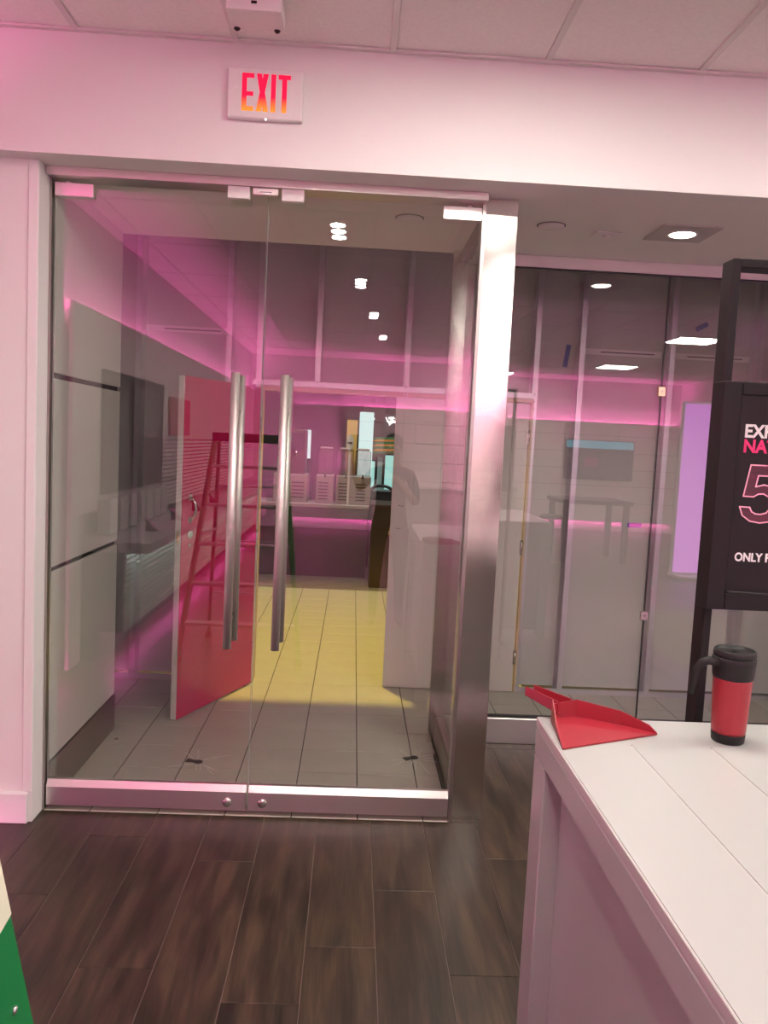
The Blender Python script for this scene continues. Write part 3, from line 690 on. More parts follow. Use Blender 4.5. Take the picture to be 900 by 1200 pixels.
# top boards between the grooves (grooves stop short of the far edge)
yg = 1.735
for a, b in zip(gx, gx[1:]):
    add('top_board', B(a+0.0024, Y0, ZT-0.0016, b-0.0024, yg, ZT), M['white'], ct)
add('top_board', B(X0+0.002, yg, ZT-0.0016, X1, Y1-0.001, ZT), M['white'], ct)
fr = MB()
fr.box(X0, Y0, ZT-0.090, X1, Y1, ZT-0.024, 0.003)
add('apron', fr, M['white'], ct)
for x, y in ((X0, Y1-0.105), (X1-0.08, Y1-0.105), (X0, Y0), (X1-0.08, Y0)):
    add('leg', B(x, y, 0.002, x+0.08, y+0.105, ZT-0.0905, 0.003), M['white'], ct)
add('side_panel', B(X0+0.045, Y0+0.106, 0.06, X0+0.063, Y1-0.106, ZT-0.091), M['white'], ct)
add('end_panel', B(X0+0.081, Y1-0.06, 0.06, X1-0.081, Y1-0.045, ZT-0.091), M['white'], ct)

# dustpan on the counter
dp = thing('dustpan', 'red plastic dustpan lying on the corner of the white counter', 'dustpan', (0.6, 1.8, ZT))
A = Vector((.483, 1.690, ZT)); Bp = Vector((.735, 1.802, ZT)); Cc = Vector((.566, 1.888, ZT)); Dd = Vector((.500, 1.866, ZT))
def lerp(p, q, t): return p + (q-p)*t
pan = MB()
up = Vector((0, 0, 1))
pan.poly([A+up*0.001, Bp+up*0.001, lerp(Bp, Cc, 0.5)+up*0.003+Vector((0.012, 0.006, 0)), Cc+up*0.008, Dd+up*0.008], (0, 0, 0.0035))
add('tray', pan, M['redplastic'], dp)
def wall(mb, pts, hts, t=0.003):
    n = len(pts)
    for i in range(n-1):
        p, q = pts[i], pts[i+1]; d = (q-p).normalized(); nn = Vector((-d.y, d.x, 0))*t
        lo = [p+up*0.002, q+up*0.002, q+up*hts[i+1], p+up*hts[i]]
        mb.poly(lo, nn)
sd = MB(); mid = lerp(Bp, Cc, 0.5)+Vector((0.012, 0.006, 0))
m2 = lerp(Bp, Cc, 0.12)+Vector((0.006, 0.004, 0))
wall(sd, [Bp, m2, mid, Cc], [0.006, 0.020, 0.040, 0.052])
wall(sd, [Cc, Dd], [0.052, 0.046]); 
wall(sd, [Dd, lerp(Dd, A, 0.45), A], [0.055, 0.020, 0.003])
add('rim_wall', sd, M['redplastic'], dp)
hd = MB(); hs = (Cc+Dd)/2; hdir = Vector((-0.42, 0.62, 0)).normalized(); hn = Vector((hdir.y, -hdir.x, 0))
p0 = hs + up*0.040; p1 = hs + hdir*0.115 + up*0.046
for s_ in (-1, 1):
    hd.poly([p0+hn*0.022*s_-up*0.018, p1+hn*0.015*s_-up*0.012, p1+hn*0.015*s_+up*0.010, p0+hn*0.022*s_+up*0.012], hn*0.003)
hd.poly([p0-hn*0.022-up*0.018, p0+hn*0.022-up*0.018, p1+hn*0.015-up*0.012, p1-hn*0.015-up*0.012], (0, 0, 0.003))
add('handle', hd, M['redplastic'], dp)

# travel mug
mx, my = 0.893, 1.784
mg = thing('travel_mug', 'red travel mug with black lid, base and handle on the white counter', 'mug', (mx, my, ZT))
add('base', MB().lathe((mx, my, ZT), [(0.033, 0.0), (0.036, 0.003), (0.0375, 0.020), (0.0375, 0.022)], 40), M['mugblack'], mg)
add('body', MB().lathe((mx, my, ZT), [(0.0372, 0.0222), (0.0380, 0.030), (0.0430, 0.148), (0.0432, 0.150)], 40), M['mugred'], mg)
add('collar', MB().lathe((mx, my, ZT), [(0.0436, 0.1502), (0.0452, 0.156), (0.0468, 0.180), (0.0480, 0.188), (0.0480, 0.196), (0.046, 0.200)], 40), M['mugblack'], mg)
lid = MB().lathe((mx, my, ZT), [(0.0455, 0.2002), (0.0468, 0.204), (0.0455, 0.214), (0.0420, 0.217), (0.0395, 0.213), (0.036, 0.209), (0.010, 0.208)], 40)
lid.box(mx-0.012, my-0.040, ZT+0.208, mx+0.024, my-0.004, ZT+0.217, 0.003)
add('lid', lid, M['mugblack'], mg)
hz = [(mx-0.040, 0.186), (mx-0.062, 0.190), (mx-0.078, 0.183), (mx-0.087, 0.166), (mx-0.090, 0.130), (mx-0.092, 0.108)]
hm = MB()
hm.tube([(x, my-0.012+(0.004*i), ZT+z) for i, (x, z) in enumerate(hz)], [0.010, 0.010, 0.010, 0.0095, 0.009, 0.007], 12)
add('handle', hm, M['mugblack'], mg)

# ------------------------------------------------------------------ poster stand
ps = thing('poster_stand', 'tall black framed poster stand behind the white counter', 'sign', (1.15, 2.08, 0))
PX0, PX1 = 0.934, 1.375
yf, yr = 2.05, 2.112
for x in (PX0, PX1-0.022): add('post', B(x, yf, 0.03, x+0.022, yr, 2.205, 0.002), M['black'], ps)
add('top_bar', B(PX0+0.0225, yf, 2.183, PX1-0.0225, yr, 2.205, 0.002), M['black'], ps)
for x in (PX0-0.01, PX1-0.032): add('foot', B(x, 1.95, 0.001, x+0.042, 2.30, 0.0295, 0.004), M['black'], ps)
fy, fyr = 1.985, 2.049
mo_ = MB(); fx0, fx1 = PX0-0.026, PX1+0.02
fz0, fz1 = 1.318, 1.892; wd = 0.047
mo_.box(fx0, fy, fz0, fx0+wd, fyr, fz1, 0.002); mo_.box(fx1-wd, fy, fz0, fx1, fyr, fz1, 0.002)
mo_.box(fx0+wd, fy, fz1-0.032, fx1-wd, fyr, fz1, 0.002); mo_.box(fx0+wd, fy, fz0, fx1-wd, fyr, fz0+0.044, 0.002)
add('poster_frame', mo_, M['black'], ps)
po = add('poster', B(fx0+wd+0.0005, fy+0.006, fz0+0.0445, fx1-wd-0.0005, fyr-0.001, fz1-0.0325), M['poster'], ps)
add('frame_handle', MB().tube([(0.957, fy-0.003, 1.366), (1.075, fy-0.003, 1.363)], 0.0018, 8), M['kdark'], ps)
def text(body, x, z, size, m, ext=0.0006, off=0.012, xs=1.0, name='lettering', y=None):
    cu = bpy.data.curves.new('t', 'FONT'); cu.body = body; cu.size = size; cu.extrude = ext; cu.offset = off*size; cu.resolution_u = 3
    ob = bpy.data.objects.new('t', cu); C.objects.link(ob)
    bpy.context.view_layer.update()
    me = bpy.data.meshes.new_from_object(ob.evaluated_get(bpy.context.evaluated_depsgraph_get()))
    bpy.data.objects.remove(ob); me.materials.clear(); me.materials.append(m)
    yy = fy+0.0052 if y is None else y
    me.transform(Matrix.Translation((x, yy, z)) @ Matrix.Rotation(PI/2, 4, 'X') @ Matrix.Diagonal((xs, 1, 1, 1)))
    return me
K_ = (fy+0.006)/2.02
def P2(x, z): return x*K_, CAMZ+(z-CAMZ)*K_
x, z = P2(0.985, 1.757); add('lettering', text('EXP', x, z, 0.045, M['ptext'], off=0.030, xs=0.92), None, po, label='white letters EXP')
x, z = P2(0.985, 1.719); add('lettering', text('NAT', x, z, 0.045, M['ppink'], off=0.030, xs=0.92), None, po, label='magenta letters NAT')
x, z = P2(0.987, 1.440); add('lettering', text('ONLY FR', x, z, 0.030, M['ptext'], off=0.030, xs=0.88), None, po, label='white letters ONLY FR')
# the outlined numeral: a neon style contour with a dim magenta fill
x5, z5 = P2(0.986, 1.540); s5 = 0.147*K_
out5 = [(0.16, 1.0), (0.72, 1.0), (0.72, 0.82), (0.31, 0.82), (0.275, 0.625), (0.42, 0.665), (0.58, 0.635), (0.70, 0.55), (0.755, 0.42), (0.755, 0.28), (0.70, 0.13), (0.58, 0.03), (0.40, 0.0), (0.22, 0.025), (0.08, 0.12), (0.02, 0.27), (0.20, 0.265), (0.24, 0.19), (0.31, 0.155), (0.40, 0.15), (0.50, 0.18), (0.56, 0.26), (0.565, 0.37), (0.52, 0.46), (0.42, 0.51), (0.33, 0.50), (0.25, 0.45), (0.07, 0.455)]
w5 = lambda p: Vector((x5 + p[0]*s5, 0, z5 + p[1]*s5))
from mathutils.geometry import tessellate_polygon
fill = MB(); fv = [Vector((w5(p).x, fy+0.0055, w5(p).z)) for p in out5]
bv = [fill.bm.verts.new(v) for v in fv]
for tri in tessellate_polygon([[(v.x, v.z, 0) for v in fv]]): fill.bm.faces.new([bv[i] for i in tri])
add('lettering', fill, M['pglow'], po, label='dim magenta fill of the numeral 5')
ln = MB()
n5 = len(out5)
for i in range(n5):
    p, q = w5(out5[i]), w5(out5[(i+1) % n5]); d = (q-p).normalized(); nn = Vector((-d.z, 0, d.x))
    a, b = p - d*0.001, q + d*0.001
    ln.poly([(v.x, fy+0.0050-0.00001*i, v.z) for v in (a-nn*0.0016, b-nn*0.0016, b+nn*0.0016, a+nn*0.0016)], (0, 0.0005, 0))
add('lettering', ln, M['pneon'], po, label='pink neon outline of the numeral 5')

# ------------------------------------------------------------------ green step ladder beside the camera
ld = thing('step_ladder', 'green fibreglass step ladder at the lower left edge', 'ladder', (-0.785, 0.9, 0))
zt = 1.70
def frail(side, z):   # front rail: leans towards the doors
    tt = (zt - z)/zt
    return Vector((-0.785 + side*(0.260 + 0.19*tt), 0.90 + 0.30*tt, z))
def rrail(side, z):
    tt = (zt - z)/zt
    return Vector((-0.785 + side*(0.240 + 0.13*tt), 0.84 - 0.50*tt, z))
for sd_ in (-1, 1):
    p, q = frail(sd_, 0.01), frail(sd_, zt-0.05)
    r = add('front_rail', MB().bar(p, q, 0.085, 0.030, (1, 0, 0), 0.004), M['green'], ld)
    add('foot', MB().box(p.x-0.022, p.y-0.05, 0.0, p.x+0.022, p.y+0.05, 0.045, 0.004), M['mugblack'], r)
    p, q = rrail(sd_, 0.01), rrail(sd_, zt-0.06)
    r = add('rear_rail', MB().bar(p, q, 0.055, 0.025, (1, 0, 0), 0.004), M['green'], ld)
    add('foot', MB().box(p.x-0.02, p.y-0.04, 0.0, p.x+0.02, p.y+0.04, 0.04, 0.004), M['mugblack'], r)
o_ = Vector((0.0158, 0.012, 0))
add('warning_label', MB().bar(frail(1, 1.035)+o_, frail(1, 1.16)+o_, 0.055, 0.001, (1, 0, 0)), M['label'], ld, label='cream label on the rail')
p = frail(1, 0.915) + Vector((0.017, 0.0, 0)); add('rivet', MB().lathe(p, [(0.006, -0.002), (0.005, 0.001), (0.002, 0.002)], 12, 'x'), M['alu'], ld)
for k in range(1, 6):
    z = 0.02 + 0.29*k
    a, b = frail(-1, z), frail(1, z)
    add('step', MB().box(a.x+0.012, a.y-0.045, z-0.022, b.x-0.012, a.y+0.045, z, 0.003), M['alu'], ld)
for z in (0.40, 0.85, 1.30):
    a, b = rrail(-1, z), rrail(1, z)
    add('rear_brace', MB().bar(a+Vector((0.012, 0, 0)), b-Vector((0.012, 0, 0)), 0.03, 0.012, (0, 0, 1)), M['alu'], ld)
add('top_cap', B(-1.065, 0.785, zt-0.055, -0.505, 0.965, zt+0.01, 0.008), M['mugblack'], ld)
for sd_ in (-1, 1):
    a, b = frail(sd_, 0.95), rrail(sd_, 0.95); off = Vector((-0.022*sd_, 0, 0))
    add('spreader', MB().bar(a+off, b+off, 0.02, 0.005, (1, 0, 0)), M['alu'], ld)

# ------------------------------------------------------------------ left wall display fixtures (seen mirrored in the doors)
t = thing('wall_display_tower', 'tall grey display panel with pink edge light on the left wall', 'wall panel', (-1.95, -3.3, 0))
add('panel', B(-1.93, -8.15, 1.08, -1.90, 1.53, 2.54, 0.004), M['gpanel'], t)
add('side_panel', B(-1.93, 1.301, 0.02, -1.90, 1.53, 1.079, 0.004), M['gpanel'], t)
add('led_strip', B(-1.996, 1.575, 0.05, -1.975, 1.650, 2.45), M['pinkled'], t)
t = thing('front_wall_panel', 'plain grey panel on the left wall between the tower and the front corner', 'wall panel', (-1.95, 2.5, 0.2))
add('panel', B(-1.93, 1.72, 0.20, -1.90, 3.25, 2.54, 0.004), M['gpanel'], t)
add('batten', B(-1.998, 1.95, 0.30, -1.931, 1.98, 2.40), M['gpanel'], t)
add('batten', B(-1.998, 3.05, 0.30, -1.931, 3.08, 2.40), M['gpanel'], t)
pz = [(0.96, 1.28, 'gpanel'), ]
t = thing('dark_wall_graphic', 'dark brown graphic panel on the left wall above the shelf', 'wall panel', (-1.88, 0, 1.2))
add('graphic', B(-1.899, -0.90, 1.20, -1.865, 0.92, 2.14, 0.004), M['fabric'], t)
t = thing('light_box_row', 'row of pale boxes on the back of the left shelf', 'shelf riser', (-1.85, 0, 0.9))
for k in range(7): add('riser', B(-1.895, -0.86+k*0.27, 0.905, -1.80, -0.64+k*0.27, 1.17, 0.004), M['white'], t)
t = thing('red_wall_graphic', 'red graphic panel on the left wall beside the dark one', 'wall panel', (-1.88, -1.5, 1.7))
add('graphic', B(-1.899, -2.2, 1.66, -1.87, -1.25, 2.05, 0.003), M['redpanel'], t)
t = thing('slatwall', 'grey slatted panel on the left wall above the shelf', 'wall panel', (-1.88, -4.5, 1.1))
add('backing', B(-1.899, -8.1, 0.95, -1.885, -0.95, 1.62), M['reveal'], t)
sm = MB()
for k in range(16): sm.box(-1.885, -8.1, 0.955+k*0.0415, -1.868, -0.95, 0.955+k*0.0415+0.026)
o = add('slat', sm, M['slat'], t); o['kind'] = 'stuff'
t = thing('wall_shelf_cabinet', 'long white shelf on a slatted grey cabinet along the left wall', 'cabinet', (-1.75, -3.4, 0))
add('carcass', B(-1.995, -8.1, 0.23, -1.615, 1.25, 0.815), M['reveal'], t)
sm = MB()
for k in range(14): sm.box(-1.615, -8.1, 0.235+k*0.0412, -1.598, 1.25, 0.235+k*0.0412+0.027)
o = add('slat', sm, M['slat'], t); o['kind'] = 'stuff'
add('shelf_top', B(-1.995, -8.1, 0.82, -1.42, 1.30, 0.895, 0.004), M['white'], t)
add('plinth', B(-1.995, -8.1, 0.0, -1.80, 1.20, 0.229), M['fabric'], t)
for k, (yy, lab) in enumerate(((0.55, 'dark display phone on a slanted stand nearest the shelf end'), (-0.35, 'dark display phone on a slanted stand second from the shelf end'), (-1.3, 'dark display phone on a slanted stand third from the shelf end'), (-2.3, 'dark display phone on a slanted stand farthest from the shelf end'))):
    t = thing('display_phone', lab, 'phone', (-1.60, yy, 0.895), group='display phones on the left shelf')
    add('stand', MB().poly([(-1.64, yy-0.03, 0.8955), (-1.56, yy-0.03, 0.8955), (-1.64, yy-0.03, 0.975)], (0, 0.06, 0)), M['kdark'], t)
    add('handset', MB().obox((-1.595, yy, 0.945), (0.70, 0, -0.714), (0, 1, 0), (0.714, 0, 0.70), 0.08, 0.039, 0.005, 0.002), M['phone'], t)

# ------------------------------------------------------------------ back wall fixtures
t = thing('back_wall_panelling', 'grey panelled back wall cladding lit pink around its edges', 'wall panel', (3, YB, 0))
add('frame', B(-0.19, YB+0.002, 0.22, 6.98, YB+0.05, 2.33), M['reveal'], t)
cols = [-0.2, 0.9, 2.1, 3.3, 4.5, 5.7, 6.98]; zr = [0.20, 0.62, 0.98, 1.34, 1.70, 2.06, 2.35]
for a, b in zip(cols, cols[1:]):
    for z0, z1 in zip(zr, zr[1:]):
        add('wall_panel', B(a+0.006, YB+0.0505, z0+0.006, b-0.006, YB+0.08, z1-0.006), M['bpanel'], t)
tv = thing('television', 'wide television with a cyan bar on the back wall', 'television', (5.25, YB+0.13, 1.5))
add('case', B(4.52, YB+0.081, 1.10, 6.02, YB+0.13, 1.96, 0.006), M['phone'], tv)
add('screen', B(4.54, YB+0.1302, 1.12, 6.00, YB+0.133, 1.94), M['tvlow'], tv)
add('picture_bar', B(4.54, YB+0.1332, 1.78, 6.00, YB+0.134, 1.94), M['tvbar'], tv)
add('picture_square', B(4.95, YB+0.1332, 1.38, 5.25, YB+0.134, 1.58), M['tvpink'], tv)
t = thing('back_counter', 'low slatted cabinet with a white top before the back wall', 'cabinet', (2.2, -8.0, 0))
add('carcass', B(0.9, YB+0.085, 0.12, 3.4, -7.75, 0.80), M['gpanel'], t)
sm = MB()
for k in range(14): sm.box(0.9, -7.75, 0.135+k*0.047, 3.4, -7.732, 0.135+k*0.047+0.03)
o = add('slat', sm, M['slat'], t); o['kind'] = 'stuff'
add('counter_top', B(0.86, YB+0.085, 0.802, 3.44, -7.70, 0.88, 0.004), M['white'], t)
add('plinth', B(0.95, YB+0.085, 0.0, 3.35, -7.85, 0.119), M['fabric'], t)
lb = thing('light_board', 'tall violet glowing light board on a foot in the right of the shop', 'light board', (4.95, -2.0, 0))
add('frame', MB().box(4.50, -2.06, 0.05, 5.42, -2.004, 2.46, 0.004), M['whitep'], lb)
add('face', B(4.53, -2.0035, 0.08, 5.39, -2.0, 2.43), M['violet'], lb)
add('foot', B(4.55, -2.25, 0.001, 5.37, -1.80, 0.049, 0.004), M['whitep'], lb)
t = thing('display_table', 'dark display table standing in the middle of the shop', 'table', (3.6, -3.6, 0))
add('tabletop', B(3.2, -4.1, 0.90, 4.3, -3.1, 0.96, 0.004), M['kdark'], t)
for x in (3.24, 4.18):
    for y in (-4.06, -3.22): add('leg', B(x, y, 0.001, x+0.08, y+0.08, 0.899), M['kdark'], t)
t = thing('stool', 'dark round stool beside the dark display table', 'stool', (3.0, -2.9, 0))
add('seat', MB().lathe((3.0, -2.9, 0.68), [(0.16, 0), (0.18, 0.01), (0.18, 0.04), (0.15, 0.055)], 24), M['kdark'], t)
add('post', MB().tube([(3.0, -2.9, 0.02), (3.0, -2.9, 0.69)], 0.025, 12), M['steeld'], t)
add('base', MB().lathe((3.0, -2.9, 0.0), [(0.2, 0.0), (0.2, 0.01), (0.05, 0.03)], 24), M['steeld'], t)

# ------------------------------------------------------------------ the mall beyond the open barricade door
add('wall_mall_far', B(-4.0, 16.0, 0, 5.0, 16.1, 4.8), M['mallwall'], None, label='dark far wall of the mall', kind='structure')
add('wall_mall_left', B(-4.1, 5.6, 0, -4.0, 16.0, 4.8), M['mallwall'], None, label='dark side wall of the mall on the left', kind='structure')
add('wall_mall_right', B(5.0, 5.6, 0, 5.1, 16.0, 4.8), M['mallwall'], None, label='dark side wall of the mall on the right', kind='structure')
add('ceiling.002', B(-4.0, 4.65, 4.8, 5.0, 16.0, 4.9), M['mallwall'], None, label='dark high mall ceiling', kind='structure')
kc = thing('kiosk_end_counter', 'dark wooden box counter seen through the open doorway', 'counter', (0.7, 9.6, 0))
add('body', B(0.235, 9.30, 0.0, 1.35, 9.95, 0.935, 0.004), M['kwood'], kc)
add('counter_top', B(0.215, 9.28, 0.936, 1.37, 9.97, 0.975, 0.004), M['kwood'], kc)
k2 = thing('kiosk_counter', 'low dark kiosk counter carrying the drink machines', 'counter', (-0.5, 10.2, 0))
add('body', B(-1.9, 9.92, 0.0, 0.20, 10.55, 0.86), M['kdark'], k2)
add('counter_top', B(-1.93, 9.88, 0.861, 0.213, 10.58, 0.90, 0.004), M['kgrey'], k2)
def dispenser(x0, tanks, lab):
    w_ = 0.215*tanks; t = thing('drink_dispenser', lab, 'drink machine', (x0+w_/2, 10.2, 0.90), group='frozen drink machines on the kiosk')
    add('body', B(x0, 10.02, 0.9005, x0+w_, 10.45, 1.255, 0.008), M['kgrey'], t)
    g = MB()
    for i in range(tanks):
        for k in range(6): g.box(x0+0.03+i*0.215, 10.0165, 0.95+k*0.04, x0+0.15+i*0.215, 10.021, 0.95+k*0.04+0.014)
    o = add('louvre', g, M['kdark'], t); o['kind'] = 'stuff'
    for i in range(tanks):
        a = x0+0.008+i*0.215
        add('tank', B(a, 10.06, 1.256, a+0.198, 10.40, 1.575, 0.03, seg=3), M['tank'], t)
        add('tank_lid', B(a+0.02, 10.08, 1.5755, a+0.178, 10.38, 1.600, 0.008), M['kgrey'], t)
        add('tap', MB().tube([(a+0.10, 10.058, 1.27), (a+0.10, 10.01, 1.265), (a+0.10, 9.995, 1.23)], 0.012, 8), M['kdark'], t)
dispenser(-0.455, 1, 'single tank drink machine on the kiosk behind the right door handle')
dispenser(-0.205, 2, 'twin tank drink machine on the kiosk beside the oval tea sign')
t = thing('tea_sign', 'white oval sign reading tea on a stick above the drink machine', 'sign', (-0.055, 10.0, 0.90))
add('stick', B(-0.068, 9.99, 0.9008, -0.040, 10.012, 1.60), M['whitep'], t)
ov = MB(); nn_ = 28
ov.poly([(-0.055+0.045*math.cos(2*PI*k/nn_), 9.978, 1.672+0.095*math.sin(2*PI*k/nn_)) for k in range(nn_)], (0, 0.012, 0))
ovo = add('oval', ov, M['whitep'], t)
add('lettering', text('tea', -0.090, 1.655, 0.048, M['phone'], off=0.03, y=9.9765), None, ovo)
t = thing('yellow_card', 'yellow card standing behind the oval tea sign', 'card', (-0.05, 10.3, 1.6))
add('card', B(-0.105, 10.46, 0.9008, 0.03, 10.475, 1.96), M['yellow'], t)
t = thing('coffee_machine', 'brown coffee machine on the kiosk counter', 'coffee machine', (-0.72, 10.2, 0.9))
add('body', B(-0.82, 10.0, 1.252, -0.60, 10.42, 1.80, 0.01), M['coffee'], t)
add('front_panel', B(-0.80, 9.985, 1.55, -0.62, 9.999, 1.76, 0.004), M['kdark'], t)
add('spout', MB().tube([(-0.71, 9.99, 1.54), (-0.71, 9.97, 1.46)], 0.012, 8), M['chrome'], t)
t = thing('counter_case', 'pale vented case under the coffee machine', 'case', (-0.77, 10.2, 0.9))
add('case', B(-0.98, 9.99, 0.9008, -0.56, 10.45, 1.25, 0.006), M['kgrey'], t)
g = MB()
for k in range(5): g.box(-0.75, 9.986, 0.96+k*0.045, -0.60, 9.991, 0.96+k*0.045+0.016)
o = add('louvre', g, M['kdark'], t); o['kind'] = 'stuff'
t = thing('light_column', 'tall glowing pale column behind the drink machines', 'lamp', (0.16, 12, 0))
add('base', MB().lathe((0.165, 12.0, 0.0), [(0.14, 0), (0.14, 1.0)], 24), M['kdark'], t)
add('tube', MB().lathe((0.165, 12.0, 1.001), [(0.105, 0), (0.105, 1.12)], 28), M['glow'], t)
t = thing('light_column', 'narrow glowing pale column left of the drink machines', 'lamp', (-0.68, 12, 0))
add('base', MB().lathe((-0.70, 12.0, 0.0), [(0.1, 0), (0.1, 1.4)], 20), M['kdark'], t)
add('tube', MB().lathe((-0.70, 12.0, 1.401), [(0.055, 0), (0.055, 0.42)], 20), M['glow'], t)
for x, z, lab in ((0.20, 1.98, 'white neon scribble sign on the left above the kiosk'), (0.545, 2.02, 'white neon scribble sign in the lit menu board above the kiosk')):
    t = thing('neon_sign', lab, 'neon sign', (x, 12.6, z), group='neon signs above the kiosk')
    add('board', B(x-0.10, 12.6, z-0.13, x+0.12, 12.63, z+0.12), M['kdark'], t)
    for dx in (-0.08, 0.10): add('hanger', MB().tube([(x+dx, 12.615, z+0.115), (x+dx, 12.615, 4.80)], 0.004, 6), M['kdark'], t)
    rnd = random.Random(int(x*100)); pts = []
    for k in range(14): pts.append((x-0.08+0.175*((k*5) % 14)/13, 12.588, z+rnd.uniform(-0.075, 0.075)))
    add('tube', MB().tube(pts, 0.007, 6), M['neon'], t)
bt = thing('striped_awning', 'orange and green striped awning over the kiosk shelf', 'awning', (0.45, 12.0, 1.6))
for k in range(7):
    z0 = 1.52+k*0.035
    m_ = MB(); m_.poly([(0.255, 12.02+0.02*k, z0), (0.82, 12.02+0.02*k, z0+0.02), (0.82, 12.035+0.02*k, z0+0.055), (0.33, 12.035+0.02*k, z0+0.035)], (0, 0.01, 0))
    add('stripe', m_, M['orange'] if k % 2 else M['gcloth'], bt)
for k, (x, z0, z1, wd, mm, lab, nm) in enumerate(((0.295, 0.98, 1.40, 0.05, 'neonc', 'slim pale lit jar stand on the back shelf of the kiosk', 'jar_stand'), (0.40, 0.98, 1.46, 0.07, 'kteal', 'teal upright case on the back shelf of the kiosk', 'glass_case'), (0.56, 0.98, 1.50, 0.16, 'neonc', 'wide lit cabinet at the right of the kiosk back shelf', 'lit_cabinet'))):
    t = thing(nm, lab, 'case', (x, 12.2, z0))
    add('body', B(x-wd/2, 12.15, 0.991, x+wd/2, 12.35, z1, 0.004), M[mm], t)
    add('cap', B(x-wd/2-0.005, 12.14, z1+0.001, x+wd/2+0.005, 12.36, z1+0.02), M['kdark'], t)
t = thing('back_shelf', 'dark back counter of the kiosk', 'counter', (0.6, 12.25, 0))
add('body', B(0.28, 12.0, 0, 1.6, 12.6, 0.96), M['kdark'], t)
add('counter_top', B(0.27, 11.98, 0.961, 1.62, 12.62, 0.99), M['kteal'], t)
t = thing('chair', 'dark curved back chair behind the wooden counter', 'chair', (0.40, 10.95, 0))
cb = MB(); npt = 9
cb.tube([(0.40+0.15*math.cos(PI*k/(npt-1)), 10.97+0.12*math.sin(PI*k/(npt-1)), 1.02+0.075*math.sin(PI*k/(npt-1))) for k in range(npt)], 0.022, 8)
add('backrest', cb, M['kdark'], t)
add('seat', MB().lathe((0.40, 10.95, 0.58), [(0.19, 0), (0.20, 0.02), (0.19, 0.045)], 20), M['kdark'], t)
for sx, sy in ((-1, -1), (1, -1), (-1, 1), (1, 1)):
    add('leg', MB().tube([(0.40+0.17*sx, 10.95+0.17*sy, 0.0), (0.40+0.14*sx, 10.95+0.13*sy, 0.59)], 0.013, 8), M['kdark'], t)
for sx in (-1, 1):
    add('back_post', MB().tube([(0.40+0.15*sx, 10.97, 0.60), (0.40+0.15*sx, 10.97, 1.035)], 0.012, 8), M['kdark'], t)

# ------------------------------------------------------------------ the photographer, mirrored in the glass
def skin_mesh(verts, edges, rad, root=0, sub_=2):
    me = bpy.data.meshes.new('sk'); me.from_pydata([Vector(v) for v in verts], edges, [])
    ob = bpy.data.objects.new('sk', me); C.objects.link(ob)
    sk = ob.modifiers.new('s', 'SKIN'); sk.use_smooth_shade = True
    for i, r in enumerate(rad): me.skin_vertices[0].data[i].radius = r if isinstance(r, tuple) else (r, r)
    for v in me.skin_vertices[0].data: v.use_root = False
    me.skin_vertices[0].data[root].use_root = True
    ss = ob.modifiers.new('b', 'SUBSURF'); ss.levels = sub_; ss.render_levels = sub_
    bpy.context.view_layer.update()
    out = bpy.data.meshes.new_from_object(ob.evaluated_get(bpy.context.evaluated_depsgraph_get()))
    bpy.data.objects.remove(ob)
    return out
px, py = 0.36, -0.42
V, Eg, Rd = [], [], []
def vtx(p, r, par=None):
    V.append((px+p[0], py+p[1], p[2])); Rd.append(r); i = len(V)-1
    if par is not None: Eg.append((par, i))
    return i
pel = vtx((0, 0, 0.97), (0.155, 0.105))
wai = vtx((0, 0.005, 1.12), (0.140, 0.095), pel); che = vtx((0, 0.0, 1.30), (0.160, 0.110), wai); up_ = vtx((0, -0.01, 1.42), (0.125, 0.085), che)
nck = vtx((0, 0.0, 1.50), 0.055, up_); hd0 = vtx((0, 0.02, 1.58), (0.070, 0.085), nck); hd1 = vtx((0, 0.015, 1.66), (0.078, 0.095), hd0); hd2 = vtx((0, 0.0, 1.72), (0.062, 0.075), hd1)
# his right arm (+x) bent, hand near the phone; left arm reaches to the phone
def arm(pts, par, sidefold):
    i = par
    for p, r in pts: i = vtx(p, r, i)
    return i
rs = arm([((0.17, -0.01, 1.41), 0.062), ((0.215, 0.05, 1.27), 0.050), ((0.225, 0.10, 1.15), 0.043), ((0.13, 0.19, 1.26), 0.038), ((0.03, 0.27, 1.38), 0.028)], up_, 1)
ls = arm([((-0.17, -0.01, 1.41), 0.062), ((-0.245, 0.06, 1.33), 0.050), ((-0.30, 0.12, 1.27), 0.043), ((-0.335, 0.23, 1.42), 0.038), ((-0.355, 0.33, 1.57), 0.028)], up_, -1)
def hand(w_, wp, fdir, side, curl):
    fdir = Vector(fdir).normalized(); side = Vector(side).normalized(); crl = Vector(curl).normalized()
    wp = Vector(wp)
    palm = vtx(wp + fdir*0.045, (0.034, 0.022), w_)
    for k, (o_, L) in enumerate(((-0.028, 0.070), (-0.009, 0.080), (0.010, 0.075), (0.028, 0.058))):
        b = vtx(wp + fdir*0.088 + side*o_, 0.0105, palm)
        m_ = vtx(wp + fdir*(0.088+L*0.5) + side*o_*1.08 + crl*0.012, 0.0095, b)
        vtx(wp + fdir*(0.088+L*0.85) + side*o_*1.1 + crl*0.040, 0.0080, m_)
    th_ = vtx(wp + fdir*0.035 - side*0.042 + crl*0.012, 0.0125, palm)
    vtx(wp + fdir*0.075 - side*0.062 + crl*0.030, 0.0095, th_)
hand(ls, (-0.355, 0.33, 1.57), (0.0, 0.25, 1.0), (0, -0.2, 0.1), (0.6, -0.1, 0))
hand(rs, (0.03, 0.27, 1.38), (-0.75, 0.25, 0.25), (0, 0.1, 1), (0, -0.8, 0.2))
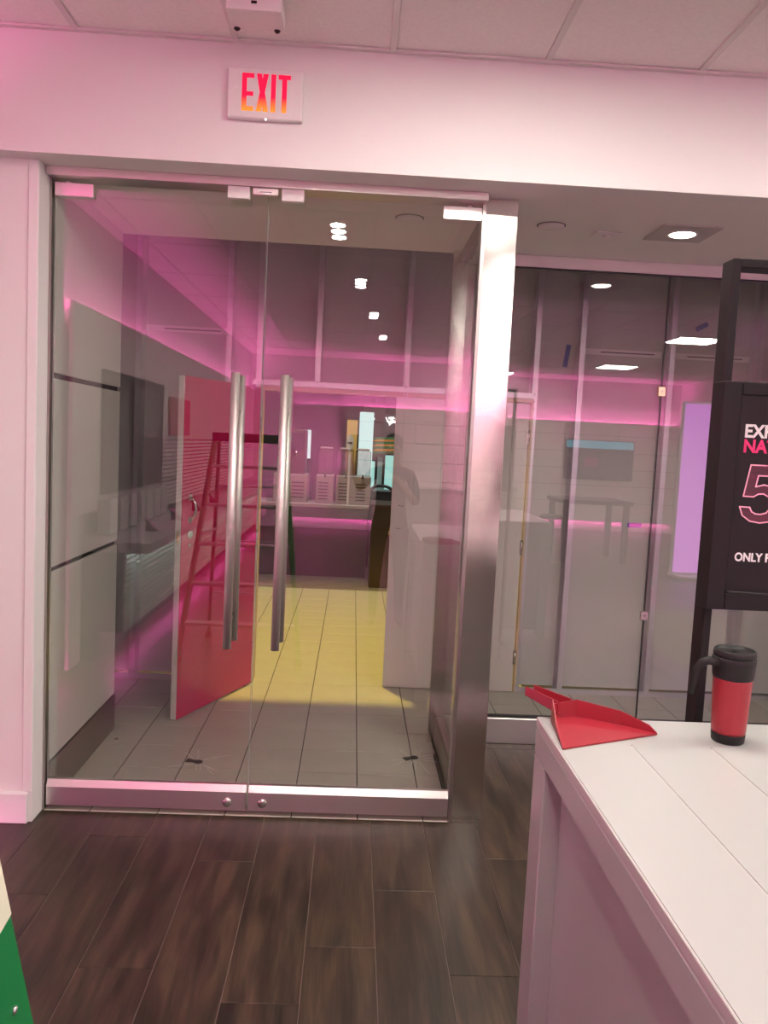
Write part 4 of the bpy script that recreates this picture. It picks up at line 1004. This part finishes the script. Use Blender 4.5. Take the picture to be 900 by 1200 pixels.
for s_ in (-1, 1):
    i = vtx((0.095*s_, 0, 0.88), (0.092, 0.095), pel); i = vtx((0.105*s_, 0.01, 0.68), 0.076, i); i = vtx((0.112*s_, 0.02, 0.50), 0.058, i)
    i = vtx((0.118*s_, -0.01, 0.32), 0.054, i); i = vtx((0.122*s_, -0.02, 0.10), 0.040, i); h_ = vtx((0.124*s_, -0.01, 0.050), 0.042, i); i = vtx((0.135*s_, 0.12, 0.038), (0.042, 0.034), h_)
    vtx((0.14*s_, 0.19, 0.032), (0.038, 0.027), i)
pe = thing('person', 'person in dark clothes standing behind the camera, holding up a phone', 'person', (px, py, 0))
body = skin_mesh(V, Eg, Rd, pel)
zmin = min(v.co.z for v in body.vertices)
body.transform(Matrix.Translation((0, 0, -zmin)))
for nm in ('skin', 'shirt', 'jeans', 'kdark'): body.materials.append(M[nm])
for f in body.polygons:
    c = f.center; r_ = (Vector((c.x-px, c.y-py, 0))); f.use_smooth = True
    mi = 0
    if c.z < 0.075 - 0: mi = 3
    elif c.z < 0.99: mi = 2
    elif c.z < 1.47 and not (c.x - px < -0.28 or (c.z > 1.15 and c.y - py > 0.13)): mi = 1
    f.material_index = mi
add('body', body, None, pe)
hz = -zmin
hr = MB().sphere((px, py-0.012, 1.690+hz), 0.1, 20, 14, (0.90, 1.06, 0.92))
add('hair', hr, M['hair'], pe)
fc = MB()
for s_ in (-1, 1): fc.sphere((px+0.083*s_, py+0.005, 1.635+hz), 0.03, 10, 8, (0.35, 0.65, 1.1))
add('ear', fc, M['skin'], pe)
add('nose', MB().sphere((px, py+0.112, 1.625+hz), 0.022, 10, 8, (0.7, 0.9, 1.2)), M['skin'], pe)
ey = MB()
for s_ in (-1, 1): ey.sphere((px+0.032*s_, py+0.092, 1.658+hz), 0.012, 10, 8)
add('eye', ey, M['whitep'], pe)
add('mouth', MB().sphere((px, py+0.098, 1.583+hz), 0.02, 10, 6, (1.1, 0.45, 0.3)), M['redpanel'], pe)
ph = thing('smartphone', 'black phone held up by the person behind the camera', 'phone', (0.02, -0.03, 1.68))
add('handset', B(-0.040, -0.028, 1.595, 0.036, -0.019, 1.750, 0.003), M['phone'], ph)
add('screen', B(-0.037, -0.0290, 1.600, 0.033, -0.0282, 1.745), M['tvlow'], ph)
